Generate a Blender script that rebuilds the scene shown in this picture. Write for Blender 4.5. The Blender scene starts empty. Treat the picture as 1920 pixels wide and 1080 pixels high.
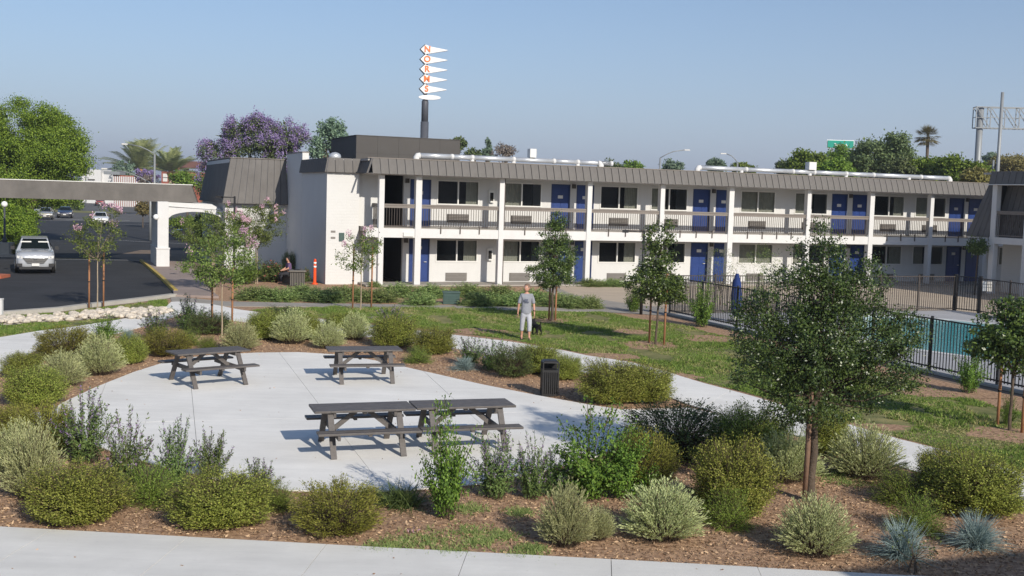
import bpy, math, random
import numpy as np
from mathutils import Vector, Matrix

SC = bpy.context.scene
COL = SC.collection
rad = math.radians

# ------------------------------------------------------------------ camera
F_PX, ROLL, CAM_H = 2100.0, 0.03, 4.5
PITCH = math.atan(172 * math.cos(ROLL) / F_PX)
cam_d = bpy.data.cameras.new('camera')
cam = bpy.data.objects.new('camera', cam_d); COL.objects.link(cam)
cam_d.sensor_width = 36.0
cam_d.lens = 36.0 * F_PX / 1920
cam_d.clip_start = 0.1; cam_d.clip_end = 6000
cam.location = (0, 0, CAM_H)
cam.rotation_euler = (Matrix.Rotation(math.pi / 2 - PITCH, 3, 'X') @ Matrix.Rotation(ROLL, 3, 'Z')).to_euler()
SC.camera = cam

# ------------------------------------------------------------------ sky and sun
SUN_EL, SUN_AZ = rad(28), math.atan2(1.07, -1.72)      # azimuth clockwise from +Y, towards the sun
world = bpy.data.worlds.new('World'); SC.world = world
world.use_nodes = True
wn = world.node_tree; wn.nodes.clear()
sky = wn.nodes.new('ShaderNodeTexSky'); sky.sky_type = 'NISHITA'
sky.sun_disc = False; sky.sun_elevation = SUN_EL; sky.sun_rotation = SUN_AZ
sky.altitude = 250; sky.air_density = 1.0; sky.dust_density = 1.0; sky.ozone_density = 4.0
bg = wn.nodes.new('ShaderNodeBackground'); bg.inputs['Strength'].default_value = 0.10
wo = wn.nodes.new('ShaderNodeOutputWorld')
# smog layer near the horizon, the same all the way round
tcw = wn.nodes.new('ShaderNodeTexCoord'); sxw = wn.nodes.new('ShaderNodeSeparateXYZ'); wn.links.new(tcw.outputs['Generated'], sxw.inputs[0])
m1 = wn.nodes.new('ShaderNodeMath'); m1.operation = 'MULTIPLY'; m1.inputs[1].default_value = -1 / .12; wn.links.new(sxw.outputs[2], m1.inputs[0])
m2 = wn.nodes.new('ShaderNodeMath'); m2.operation = 'EXPONENT'; wn.links.new(m1.outputs[0], m2.inputs[0])
m3 = wn.nodes.new('ShaderNodeMath'); m3.operation = 'MULTIPLY'; m3.inputs[1].default_value = .92; m3.use_clamp = True; wn.links.new(m2.outputs[0], m3.inputs[0])
mxw = wn.nodes.new('ShaderNodeMixRGB'); mxw.inputs[2].default_value = (4.0, 4.55, 6.2, 1)
wn.links.new(m3.outputs[0], mxw.inputs[0]); wn.links.new(sky.outputs[0], mxw.inputs[1])
wn.links.new(mxw.outputs[0], bg.inputs[0]); wn.links.new(bg.outputs[0], wo.inputs[0])
sun_d = bpy.data.lights.new('sun', 'SUN'); sun_d.energy = 4.2; sun_d.angle = rad(0.53)
sun_d.color = (1.0, 0.93, 0.82)
sun = bpy.data.objects.new('sun', sun_d); COL.objects.link(sun)
to_sun = Vector((math.sin(SUN_AZ) * math.cos(SUN_EL), math.cos(SUN_AZ) * math.cos(SUN_EL), math.sin(SUN_EL)))
sun.rotation_euler = to_sun.to_track_quat('Z', 'Y').to_euler()
sun.location = to_sun * 60
SC.view_settings.view_transform = 'Standard'; SC.view_settings.look = 'None'
SC.view_settings.exposure = 0.25; SC.view_settings.gamma = 1.0
SC.view_settings.use_curve_mapping = False
SC.cycles.max_bounces = 6; SC.cycles.transparent_max_bounces = 12
SC.cycles.use_denoising = True

# ------------------------------------------------------------------ where things stand
def ray(px, py):
    u = px - 960; v = py - 540
    a = (u * math.cos(ROLL) + v * math.sin(ROLL)) / F_PX
    b = (-u * math.sin(ROLL) + v * math.cos(ROLL)) / F_PX
    return (a, math.cos(PITCH) - b * math.sin(PITCH), -math.sin(PITCH) - b * math.cos(PITCH))
def G(px, py, z=0.0):
    d = ray(px, py); k = (z - CAM_H) / d[2]
    return (d[0] * k, d[1] * k)
def gp(pts): return [G(*p) for p in pts]
def atY(px, py, Y):
    d = ray(px, py); k = Y / d[1]
    return (d[0] * k, CAM_H + k * d[2])
def hor(px): return 368 + 0.03 * (px - 960)
def scl(px, py): return (py - hor(px)) / CAM_H     # pixels of the photograph per metre at a ground point
A0 = G(711, 537)
_n = math.hypot(.927, .375)
DX, DY = .927 / _n, .375 / _n; NX, NY = -DY, DX
FROT = math.atan2(DY, DX)
def W(t, d): return (A0[0] + DX * t + NX * d, A0[1] + DY * t + NY * d)
def td(p):
    x = p[0] - A0[0]; y = p[1] - A0[1]
    return (x * DX + y * DY, x * NX + y * NY)
def onD(px, d, py=450):
    R = ray(px, py); q = R[0] * NX + R[1] * NY
    k = (d + A0[0] * NX + A0[1] * NY) / q
    return td((R[0] * k, R[1] * k))[0]

# ------------------------------------------------------------------ materials
def nmat(name):
    m = bpy.data.materials.new(name); m.use_nodes = True
    return m, m.node_tree, m.node_tree.nodes['Principled BSDF']
def pmat(name, c, rough=.8, var=.12, scale=6.0, bump=.0, bscale=60, metal=0, detail=6, spec=.3, c2=None, coat=0):
    """colour with a two scale noise in it and fine relief"""
    m, nt, b = nmat(name); N = nt.nodes; L = nt.links
    tc = N.new('ShaderNodeTexCoord')
    n1 = N.new('ShaderNodeTexNoise'); n1.inputs['Scale'].default_value = scale; n1.inputs['Detail'].default_value = detail
    n1.inputs['Roughness'].default_value = .65
    L.new(tc.outputs['Object'], n1.inputs['Vector'])
    r = N.new('ShaderNodeValToRGB')
    a = [max(0, x * (1 - var)) for x in c]; d = [min(1, x * (1 + var)) for x in (c2 or c)]
    r.color_ramp.elements[0].position = .3; r.color_ramp.elements[1].position = .7
    r.color_ramp.elements[0].color = (*a, 1); r.color_ramp.elements[1].color = (*d, 1)
    L.new(n1.outputs['Fac'], r.inputs[0]); L.new(r.outputs[0], b.inputs['Base Color'])
    b.inputs['Roughness'].default_value = rough; b.inputs['Metallic'].default_value = metal
    b.inputs['Specular IOR Level'].default_value = spec
    if coat: b.inputs['Coat Weight'].default_value = coat
    if bump:
        n2 = N.new('ShaderNodeTexNoise'); n2.inputs['Scale'].default_value = bscale; n2.inputs['Detail'].default_value = 4
        L.new(tc.outputs['Object'], n2.inputs['Vector'])
        bp = N.new('ShaderNodeBump'); bp.inputs['Strength'].default_value = bump; bp.inputs['Distance'].default_value = .02
        L.new(n2.outputs['Fac'], bp.inputs['Height']); L.new(bp.outputs[0], b.inputs['Normal'])
    return m
def leafmat(name, c1, c2, trans=.3, rough=.55, c3=None):
    """each leaf is an island: it gets a colour of its own between c1 and c2"""
    m, nt, b = nmat(name); N = nt.nodes; L = nt.links
    g = N.new('ShaderNodeNewGeometry'); r = N.new('ShaderNodeValToRGB')
    r.color_ramp.elements[0].color = (*c1, 1); r.color_ramp.elements[1].color = (*c2, 1)
    if c3:
        e = r.color_ramp.elements.new(.93); e.color = (*c2, 1); r.color_ramp.elements[-1].color = (*c3, 1)
    L.new(g.outputs['Random Per Island'], r.inputs[0])
    oi = N.new('ShaderNodeObjectInfo')
    hs = N.new('ShaderNodeHueSaturation'); 
    mr = N.new('ShaderNodeMapRange'); mr.inputs['To Min'].default_value = .8; mr.inputs['To Max'].default_value = 1.2
    L.new(oi.outputs['Random'], mr.inputs[0]); L.new(mr.outputs[0], hs.inputs['Value'])
    mr2 = N.new('ShaderNodeMapRange'); mr2.inputs['To Min'].default_value = .485; mr2.inputs['To Max'].default_value = .515
    L.new(oi.outputs['Random'], mr2.inputs[0]); L.new(mr2.outputs[0], hs.inputs['Hue'])
    L.new(r.outputs[0], hs.inputs['Color']); L.new(hs.outputs[0], b.inputs['Base Color'])
    b.inputs['Roughness'].default_value = rough; b.inputs['Specular IOR Level'].default_value = .25
    tr = N.new('ShaderNodeBsdfTranslucent'); L.new(hs.outputs[0], tr.inputs[0])
    mx = N.new('ShaderNodeMixShader'); mx.inputs[0].default_value = trans
    L.new(b.outputs[0], mx.inputs[1]); L.new(tr.outputs[0], mx.inputs[2])
    L.new(mx.outputs[0], N['Material Output'].inputs['Surface'])
    return m
def stain(m, amount=.10, scale=(.25, 1.4, 1)):
    nt = m.node_tree; N = nt.nodes; L = nt.links; b = N['Principled BSDF']
    src = b.inputs['Base Color'].links[0].from_socket
    tc = N.new('ShaderNodeTexCoord'); mp = N.new('ShaderNodeMapping'); mp.inputs['Scale'].default_value = scale; mp.inputs['Rotation'].default_value = (0, 0, .3)
    n = N.new('ShaderNodeTexNoise'); n.inputs['Scale'].default_value = 1.3; n.inputs['Detail'].default_value = 7; n.inputs['Roughness'].default_value = .7
    n2 = N.new('ShaderNodeTexNoise'); n2.inputs['Scale'].default_value = 26; n2.inputs['Detail'].default_value = 2
    r2 = N.new('ShaderNodeValToRGB'); r2.color_ramp.elements[0].position = .24; r2.color_ramp.elements[0].color = (.72, .71, .69, 1); r2.color_ramp.elements[1].position = .30; r2.color_ramp.elements[1].color = (1, 1, 1, 1)
    L.new(tc.outputs['Object'], mp.inputs[0]); L.new(mp.outputs[0], n.inputs['Vector']); L.new(tc.outputs['Object'], n2.inputs['Vector']); L.new(n2.outputs['Fac'], r2.inputs[0])
    mr = N.new('ShaderNodeMapRange'); mr.inputs['From Min'].default_value = .3; mr.inputs['From Max'].default_value = .7; mr.inputs['To Min'].default_value = 1 - amount; mr.inputs['To Max'].default_value = 1.0
    L.new(n.outputs['Fac'], mr.inputs[0])
    mu = N.new('ShaderNodeVectorMath'); mu.operation = 'MULTIPLY'; L.new(src, mu.inputs[0]); L.new(mr.outputs[0], mu.inputs[1])
    mu2 = N.new('ShaderNodeVectorMath'); mu2.operation = 'MULTIPLY'; L.new(mu.outputs[0], mu2.inputs[0]); L.new(r2.outputs[0], mu2.inputs[1])
    L.new(mu2.outputs[0], b.inputs['Base Color']); return m
M = {}
M['conc'] = pmat('pale_concrete', (.79, .77, .725), .9, .05, .55, .08, 180, c2=(.84, .82, .775))
M['conc_sw'] = pmat('sidewalk_concrete', (.73, .715, .675), .9, .06, 1.2, .1, 150)
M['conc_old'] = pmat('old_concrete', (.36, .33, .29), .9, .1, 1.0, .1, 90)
M['conc_tan'] = pmat('tan_concrete', (.52, .43, .33), .9, .08, .7, .1, 90)
M['conc_pink'] = pmat('pinkish_concrete', (.33, .265, .235), .9, .1, .8, .1, 90)
M['deck'] = pmat('deck_concrete', (.42, .42, .43), .85, .08, .7, .1, 90)
M['joint'] = pmat('joint_filler', (.16, .155, .15), .95, .1, 4)
M['asphalt'] = pmat('asphalt', (.042, .043, .047), .9, .22, .45, .3, 120)
M['asphalt_old'] = pmat('worn_asphalt', (.13, .125, .12), .9, .2, .2, .2, 80)
M['soil'] = pmat('soil', (.20, .15, .11), .95, .25, .3, .3, 20)
M['mulch'] = pmat('bark_mulch', (.23, .125, .075), .95, .38, 11, .9, 60, c2=(.46, .30, .19))
M['grassbed'] = pmat('lawn_soil', (.10, .145, .035), .95, .35, .9, .8, 40, c2=(.24, .21, .09))
M['paint_white'] = pmat('road_paint', (.6, .6, .58), .8, .15, 3)
M['paint_yellow'] = pmat('yellow_kerb_paint', (.45, .33, .08), .8, .25, 3)
M['kerb'] = pmat('kerb_concrete', (.40, .38, .34), .9, .12, 2, .1, 60)
M['wall'] = pmat('white_stucco', (.60, .595, .58), .85, .03, .6, .12, 35)
M['roof_flat'] = pmat('flat_roof', (.35, .34, .33), .9, .1, .5)
M['panel'] = pmat('grey_metal_panel', (.162, .152, .143), .8, .10, .9, .05, 10, spec=.08)
M['panel_dark'] = pmat('dark_metal_panel', (.085, .085, .095), .55, .12, .9, .05, 10)
M['pc_panel'] = pmat('weathered_grey_fascia', (.130, .118, .106), .7, .22, .5, .1, 8)
M['trim'] = pmat('white_trim', (.625, .62, .61), .7, .03, 2)
M['rail'] = pmat('taupe_rail', (.20, .175, .155), .6, .08, 3)
M['baluster'] = pmat('dark_baluster', (.075, .06, .052), .55, .08, 3)
M['door'] = pmat('blue_door_paint', (.012, .038, .165), .45, .06, 2, spec=.4)
M['door_edge'] = pmat('door_frame_paint', (.03, .05, .13), .5, .06, 2)
M['curtain'] = pmat('cream_curtain', (.42, .40, .33), .95, .12, 5)
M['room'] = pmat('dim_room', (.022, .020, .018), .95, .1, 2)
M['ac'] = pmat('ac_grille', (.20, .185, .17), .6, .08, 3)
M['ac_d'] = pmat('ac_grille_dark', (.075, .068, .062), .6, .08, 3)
M['alum'] = pmat('white_aluminium', (.66, .65, .62), .45, .04, 3, spec=.4)
M['duct'] = pmat('galvanised_duct', (.62, .63, .64), .38, .08, 3, metal=.55)
M['iron'] = pmat('black_iron', (.018, .018, .02), .45, .1, 5, spec=.45)
M['iron_b'] = pmat('bronze_iron', (.06, .05, .045), .5, .1, 5)
M['plastic_wood'] = pmat('grey_recycled_board', (.105, .094, .088), .55, .12, 9, .12, 40, c2=(.125, .112, .105), spec=.4)
M['binblack'] = pmat('black_steel', (.022, .021, .021), .45, .12, 6, spec=.4)
M['stake_d'] = pmat('dark_stake_wood', (.20, .125, .085), .85, .2, 8, .2, 40)
M['bin_tan'] = pmat('grey_tan_steel', (.13, .12, .105), .5, .1, 6)
M['rubber'] = pmat('rubber', (.015, .015, .015), .8, .1, 6)
M['bark'] = pmat('bark', (.10, .075, .055), .95, .3, 12, .8, 40)
M['bark_l'] = pmat('pale_bark', (.34, .27, .19), .9, .2, 10, .4, 40)
M['stake'] = pmat('stake_wood', (.33, .16, .08), .85, .2, 8, .2, 40)
M['stone'] = pmat('pale_cobble', (.56, .50, .42), .85, .18, 3, .3, 30)
M['green_box'] = pmat('green_painted_steel', (.055, .095, .085), .5, .1, 4)
M['orange'] = pmat('orange_plastic', (.75, .085, .02), .5, .05, 4)
M['orange_w'] = pmat('reflective_band', (.8, .76, .74), .4, .03, 4)
M['dkbox'] = pmat('dark_cladding', (.075, .069, .064), .7, .06, .6)
M['tile_orange'] = pmat('orange_roof_tile', (.50, .22, .09), .8, .15, 4)
M['tile_brown'] = pmat('brown_roof_tile', (.16, .075, .055), .8, .15, 4)
M['redwall'] = pmat('red_wall', (.30, .09, .06), .8, .1, 3)
M['steel'] = pmat('grey_steel', (.25, .265, .275), .5, .08, 2, metal=.2)
M['sign_w'] = pmat('sign_white', (.82, .82, .82), .4, .02, 2)
M['sign_o'] = pmat('sign_orange', (.85, .22, .07), .5, .03, 2)
M['sign_g'] = pmat('highway_green', (.01, .27, .20), .45, .04, 2)
M['pole_d'] = pmat('dark_pole', (.075, .08, .095), .5, .06, 2)
M['globe'] = pmat('white_globe', (.82, .82, .80), .3, .02, 2)
M['umb'] = pmat('navy_canvas', (.015, .035, .14), .9, .1, 4)
M['hill'] = pmat('hill_scrub', (.055, .07, .05), .95, .4, .08)
M['skin'] = pmat('skin', (.50, .27, .19), .6, .05, 5)
M['hair'] = pmat('grey_brown_hair', (.16, .11, .08), .8, .2, 20)
M['tee'] = pmat('heather_grey_jersey', (.25, .26, .29), .95, .1, 14)
M['tee_print'] = pmat('shirt_print', (.10, .11, .15), .9, .3, 30)
M['shorts'] = pmat('pale_grey_jersey', (.42, .43, .47), .95, .08, 10)
M['purple'] = pmat('purple_cloth', (.13, .08, .16), .9, .15, 10)
M['black_fur'] = pmat('black_fur', (.012, .011, .011), .9, .3, 20)
M['darkcloth'] = pmat('dark_cloth', (.03, .03, .035), .9, .2, 10)
M['terracotta'] = pmat('red_kerb_paint', (.42, .13, .07), .8, .2, 4)
M['pillar'] = M['trim']
def carpaint(n, c, rough=.25, metal=.3):
    return pmat(n, c, rough, .03, 2, metal=metal, spec=.5, coat=.6)
M['silver'] = carpaint('silver_car_paint', (.50, .52, .55))
M['black_car'] = carpaint('black_car_paint', (.02, .022, .027))
M['blue_car'] = carpaint('dark_blue_car_paint', (.02, .03, .07))
M['tan_car'] = carpaint('champagne_car_paint', (.38, .36, .31))
M['red_car'] = carpaint('red_car_paint', (.22, .02, .02))
M['white_car'] = carpaint('white_car_paint', (.75, .75, .75), metal=0)
M['chrome'] = pmat('chrome', (.7, .7, .72), .15, .02, 2, metal=1)
def glassmat(name, dark=(.02, .022, .025), mix=.14):
    m, nt, b = nmat(name); N = nt.nodes; L = nt.links
    b.inputs['Base Color'].default_value = (*dark, 1); b.inputs['Roughness'].default_value = .04
    tr = N.new('ShaderNodeBsdfTransparent'); tr.inputs[0].default_value = (.92, .94, .94, 1)
    mx = N.new('ShaderNodeMixShader'); mx.inputs[0].default_value = mix
    L.new(tr.outputs[0], mx.inputs[1]); L.new(b.outputs[0], mx.inputs[2])
    L.new(mx.outputs[0], N['Material Output'].inputs['Surface'])
    return m
M['glass'] = glassmat('window_glass')
M['glass_car'] = glassmat('car_glass', (.008, .012, .012), .95)
M['glass_car'].node_tree.nodes['Principled BSDF'].inputs['Specular IOR Level'].default_value = .15
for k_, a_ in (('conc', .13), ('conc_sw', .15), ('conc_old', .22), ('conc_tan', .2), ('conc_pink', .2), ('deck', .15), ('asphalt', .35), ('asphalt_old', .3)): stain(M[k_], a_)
stain(M['wall'], .05, (2.5, 2.5, .15)); stain(M['trim'], .05, (2.5, 2.5, .2)); stain(M['plastic_wood'], .25, (1, 6, 6)); stain(M['pc_panel'], .3, (1.2, 1.2, .3)); stain(M['panel'], .18, (3, 3, .4))
def brickmat():
    m = pmat('painted_brick', (.60, .595, .58), .85, .03, .8)
    nt = m.node_tree; N = nt.nodes; L = nt.links; b = N['Principled BSDF']
    tc = N.new('ShaderNodeTexCoord'); sx = N.new('ShaderNodeSeparateXYZ'); cx = N.new('ShaderNodeCombineXYZ')
    L.new(tc.outputs['Object'], sx.inputs[0])
    ad = N.new('ShaderNodeMath'); ad.operation = 'ADD'
    L.new(sx.outputs[0], ad.inputs[0]); L.new(sx.outputs[1], ad.inputs[1])
    L.new(ad.outputs[0], cx.inputs[0]); L.new(sx.outputs[2], cx.inputs[1])
    br = N.new('ShaderNodeTexBrick'); br.inputs['Scale'].default_value = 1
    br.inputs['Brick Width'].default_value = .42; br.inputs['Row Height'].default_value = .14
    br.inputs['Mortar Size'].default_value = .012; br.inputs['Mortar Smooth'].default_value = .5
    for k, v in (('Color1', .9), ('Color2', 1.0), ('Mortar', 0)): br.inputs[k].default_value = (v, v, v, 1)
    L.new(cx.outputs[0], br.inputs['Vector'])
    bp = N.new('ShaderNodeBump'); bp.inputs['Strength'].default_value = .35; bp.inputs['Distance'].default_value = .012
    L.new(br.outputs['Color'], bp.inputs['Height']); L.new(bp.outputs[0], b.inputs['Normal'])
    return m
M['brick'] = brickmat()
def watermat():
    m, nt, b = nmat('pool_water'); N = nt.nodes; L = nt.links
    tc = N.new('ShaderNodeTexCoord'); n = N.new('ShaderNodeTexNoise'); n.inputs['Scale'].default_value = 5
    n.inputs['Detail'].default_value = 3; n.inputs['Distortion'].default_value = .6
    L.new(tc.outputs['Object'], n.inputs['Vector'])
    r = N.new('ShaderNodeValToRGB'); r.color_ramp.elements[0].color = (.03, .30, .33, 1); r.color_ramp.elements[1].color = (.09, .52, .54, 1)
    L.new(n.outputs['Fac'], r.inputs[0]); L.new(r.outputs[0], b.inputs['Base Color'])
    b.inputs['Roughness'].default_value = .05
    bp = N.new('ShaderNodeBump'); bp.inputs['Strength'].default_value = .25; bp.inputs['Distance'].default_value = .05
    L.new(n.outputs['Fac'], bp.inputs['Height']); L.new(bp.outputs[0], b.inputs['Normal'])
    return m
M['water'] = watermat()

# ------------------------------------------------------------------ object helpers
def link(name, mesh, mat=None, parent=None, loc=None, rz=None):
    o = bpy.data.objects.new(name, mesh); COL.objects.link(o)
    if mat is not None and mesh is not None and len(mesh.materials) == 0:
        mesh.materials.append(M[mat] if isinstance(mat, str) else mat)
    if parent is not None: o.parent = parent
    if loc is not None: o.location = loc
    if rz is not None: o.rotation_euler = (0, 0, rz)
    return o
def tag(o, label=None, cat=None, group=None, kind=None):
    if label: o['label'] = label
    if cat: o['category'] = cat
    if group: o['group'] = group
    if kind: o['kind'] = kind
    return o
def thing(name, label, cat, loc=(0, 0, 0), rz=0, group=None):
    o = bpy.data.objects.new(name, None); COL.objects.link(o)
    o.empty_display_size = .2
    o.location = loc; o.rotation_euler = (0, 0, rz)
    return tag(o, label, cat, group)
class MB:
    def __init__(s): s.v = []; s.f = []; s.smooth = False
    def box(s, x0, x1, y0, y1, z0, z1, M4=None):
        n = len(s.v)
        p = [(x0, y0, z0), (x1, y0, z0), (x1, y1, z0), (x0, y1, z0), (x0, y0, z1), (x1, y0, z1), (x1, y1, z1), (x0, y1, z1)]
        if M4 is not None: p = [tuple(M4 @ Vector(q)) for q in p]
        s.v += p
        s.f += [tuple(n + i for i in q) for q in ((3, 2, 1, 0), (4, 5, 6, 7), (0, 1, 5, 4), (1, 2, 6, 5), (2, 3, 7, 6), (3, 0, 4, 7))]
        return s
    def beam(s, a, b, w, h=None, up=(0, 0, 1)):
        """a bar of section w by h from a to b"""
        h = h or w; a = Vector(a); b = Vector(b); d = (b - a); L = d.length; d.normalize()
        u = Vector(up)
        if abs(d.dot(u)) > .98: u = Vector((0, 1, 0))
        x = d.cross(u).normalized(); z = x.cross(d)
        Mx = Matrix((( x.x, d.x, z.x, a.x), (x.y, d.y, z.y, a.y), (x.z, d.z, z.z, a.z), (0, 0, 0, 1)))
        return s.box(-w / 2, w / 2, 0, L, -h / 2, h / 2, Mx)
    def prism(s, pts, z0, z1):
        n = len(s.v); k = len(pts)
        s.v += [(x, y, z0) for x, y in pts] + [(x, y, z1) for x, y in pts]
        s.f.append(tuple(n + k + i for i in range(k))); s.f.append(tuple(n + i for i in reversed(range(k))))
        for i in range(k):
            j = (i + 1) % k; s.f.append((n + i, n + j, n + k + j, n + k + i))
        return s
    def hexa(s, p):
        """eight corners: four bottom then four top, both counter-clockwise"""
        n = len(s.v); s.v += [tuple(q) for q in p]
        s.f += [tuple(n + i for i in q) for q in ((3, 2, 1, 0), (4, 5, 6, 7), (0, 1, 5, 4), (1, 2, 6, 5), (2, 3, 7, 6), (3, 0, 4, 7))]
        return s
    def tube(s, pts, rs, k=8, cap=True):
        n0 = len(s.v); m = len(pts)
        P = [Vector(p) for p in pts]
        if not hasattr(rs, '__len__'): rs = [rs] * m
        x = None
        for i in range(m):
            d = (P[min(i + 1, m - 1)] - P[max(i - 1, 0)]).normalized()
            if x is None:
                x = d.cross(Vector((0, 0, 1)) if abs(d.z) < .9 else Vector((1, 0, 0))).normalized()
            else:
                x = (x - d * x.dot(d)).normalized()
            y = d.cross(x)
            for j in range(k):
                a = 2 * math.pi * j / k
                s.v.append(tuple(P[i] + (x * math.cos(a) + y * math.sin(a)) * rs[i]))
        for i in range(m - 1):
            for j in range(k):
                a = n0 + i * k + j; b = n0 + i * k + (j + 1) % k
                s.f.append((a, b, b + k, a + k))
        if cap:
            s.f.append(tuple(n0 + j for j in reversed(range(k)))); s.f.append(tuple(n0 + (m - 1) * k + j for j in range(k)))
        return s
    def ball(s, c, r, rz=None, k=10, m=6):
        rz = rz or r; n0 = len(s.v)
        for i in range(m + 1):
            ph = math.pi * i / m
            for j in range(k):
                a = 2 * math.pi * j / k
                s.v.append((c[0] + r * math.sin(ph) * math.cos(a), c[1] + r * math.sin(ph) * math.sin(a), c[2] - rz * math.cos(ph)))
        for i in range(m):
            for j in range(k):
                a = n0 + i * k + j; b = n0 + i * k + (j + 1) % k
                s.f.append((a, b, b + k, a + k))
        return s
    def mesh(s, name, smooth=False):
        me = bpy.data.meshes.new(name); me.from_pydata(s.v, [], s.f)
        if smooth: me.polygons.foreach_set('use_smooth', [True] * len(me.polygons))
        me.update(); return me
    def build(s, name, mat, parent=None, smooth=False, loc=None, rz=None):
        return link(name, s.mesh(name, smooth), mat, parent, loc, rz)
def bevel(o, w=.01, seg=2):
    b = o.modifiers.new('bevel', 'BEVEL'); b.width = w; b.segments = seg; b.limit_method = 'ANGLE'
    return o
def quadmesh(name, V, mats, idx=None, nper=4):
    """V: (n,4,3) array of loose quads, or (n,3,3) triangles"""
    V = np.asarray(V, dtype=np.float32); n = V.shape[0]; k = V.shape[1]
    me = bpy.data.meshes.new(name)
    me.vertices.add(n * k); me.vertices.foreach_set('co', V.reshape(-1))
    me.loops.add(n * k); me.loops.foreach_set('vertex_index', np.arange(n * k, dtype=np.int32))
    me.polygons.add(n); me.polygons.foreach_set('loop_start', np.arange(0, n * k, k, dtype=np.int32))
    try: me.polygons.foreach_set('loop_total', np.full(n, k, dtype=np.int32))
    except Exception: pass
    for m in mats: me.materials.append(M[m] if isinstance(m, str) else m)
    if idx is not None: me.polygons.foreach_set('material_index', np.asarray(idx, dtype=np.int32))
    me.update(calc_edges=True); return me
def norm(a): return a / np.maximum(np.linalg.norm(a, axis=-1, keepdims=True), 1e-9)
def diamonds(c, a, l, w, rng, face=None, turn=.6):
    """leaf shaped quads at c, long axis a; leaves turn their faces towards the direction face"""
    a = norm(a); r = norm(rng.normal(size=a.shape))
    if face is not None: r = norm(face + r * turn)
    b = norm(np.cross(a, r))
    l = np.asarray(l).reshape(-1, 1) * np.ones((len(c), 1)); w = np.asarray(w).reshape(-1, 1) * np.ones((len(c), 1))
    return np.stack([c, c + a * l * .45 + b * w * .5, c + a * l, c + a * l * .45 - b * w * .5], axis=1)

# ================================================================== GROUND
def sheet(name, pts, z, mat, kind='structure', z0=None):
    mb = MB()
    if z0 is None:
        mb.v = [(x, y, z) for x, y in pts]; mb.f = [tuple(range(len(pts)))]
        o = mb.build(name, mat)
        # consistent upward face
        if o.data.polygons[0].normal.z < 0: o.data.flip_normals()
    else:
        a = sum(pts[i][0] * pts[(i + 1) % len(pts)][1] - pts[(i + 1) % len(pts)][0] * pts[i][1] for i in range(len(pts)))
        if a < 0: pts = pts[::-1]
        mb.prism(pts, z0, z); o = mb.build(name, mat)
    tag(o, kind=kind); return o
def halfplane(pts, p, n):
    out = []
    for i in range(len(pts)):
        a = pts[i]; b = pts[(i + 1) % len(pts)]
        da = (a[0] - p[0]) * n[0] + (a[1] - p[1]) * n[1]; db = (b[0] - p[0]) * n[0] + (b[1] - p[1]) * n[1]
        if da >= 0: out.append(a)
        if (da >= 0) != (db >= 0):
            t = da / (da - db); out.append((a[0] + (b[0] - a[0]) * t, a[1] + (b[1] - a[1]) * t))
    return out
def cut(polys, p, n, gap=.006):
    res = []
    for q in polys:
        for s in (1, -1):
            nn = (n[0] * s, n[1] * s)
            r = halfplane(q, (p[0] + nn[0] * gap, p[1] + nn[1] * gap), nn)
            if len(r) > 2: res.append(r)
    return res
def slabs(parent, polys, z0, z1, mat, rng):
    for q in polys:
        a = sum(q[i][0] * q[(i + 1) % len(q)][1] - q[(i + 1) % len(q)][0] * q[i][1] for i in range(len(q)))
        if abs(a) < .02: continue
        if a < 0: q = q[::-1]
        MB().prism(q, z0, z1 + rng.uniform(-.002, .002)).build('slab', mat, parent)
rnd = random.Random(7)
S4 = 2500
sheet('ground', [(-S4, -200), (S4, -200), (S4, 5000), (-S4, 5000)], -.012, 'soil')
# asphalt: near drive and the worn road and parking beyond
kerb_px = [(-200, 600), (0, 590), (107, 582), (160, 575), (240, 566), (320, 556)]
kerb_w = gp(kerb_px)
lane = gp([(-200, 600), (0, 590), (107, 582), (160, 575), (240, 566), (320, 556), (326, 549), (300, 522), (262, 490)]) 
far_l = [W(-13.5, 40), W(-13.5, 52), W(6, 52), W(6, 200), (-240, 330), (-200, 40)]
sheet('asphalt_drive', lane + [W(-11.5, 22), W(-9, 30), W(8, 30), W(8, 92), W(-90, 92), W(-60, 20)], -.004, 'asphalt')
sheet('parking_lot', [W(8, 92), W(10, 330), (-330, 480), (-330, 60), W(-90, 92)], -.0045, 'asphalt_old')
for i, (a, b, w) in enumerate([((330, 489), (70, 485), .14), ((335, 421), (190, 420), .18), ((430, 461), (190, 449), .12)]):
    A = G(*a); B = G(*b); d = norm(np.array([B[0] - A[0], B[1] - A[1]])); n = (-d[1] * w, d[0] * w)
    sheet('road_marking', [A, B, (B[0] + n[0], B[1] + n[1]), (A[0] + n[0], A[1] + n[1])], .001, 'paint_white')
A = G(160, 485); B = G(70, 484)
sheet('road_marking', [A, B, (B[0], B[1] + .22), (A[0], A[1] + .22)], .003, 'paint_yellow')
for k in range(7):
    x = -66 + k * 2.9
    sheet('parking_line', [(x, 136), (x + .15, 136), (x + .15, 141.5), (x, 141.5)], .001, 'paint_white')
# mulch bed under all the planting
bed = [(-40, 9), (24, 9), (24, 24)] + gp([(1990, 770), (1920, 745), (1800, 722), (1690, 697), (1560, 664), (1430, 632), (1340, 612), (1250, 592), (1180, 586), (1130, 582), (1030, 562), (1030, 536), (620, 531), (560, 530), (470, 528), (410, 530), (400, 548), (330, 560), (320, 560), (240, 570), (107, 586), (0, 594), (-250, 608)])
sheet('mulch_bed', bed, 0, 'mulch')
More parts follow.
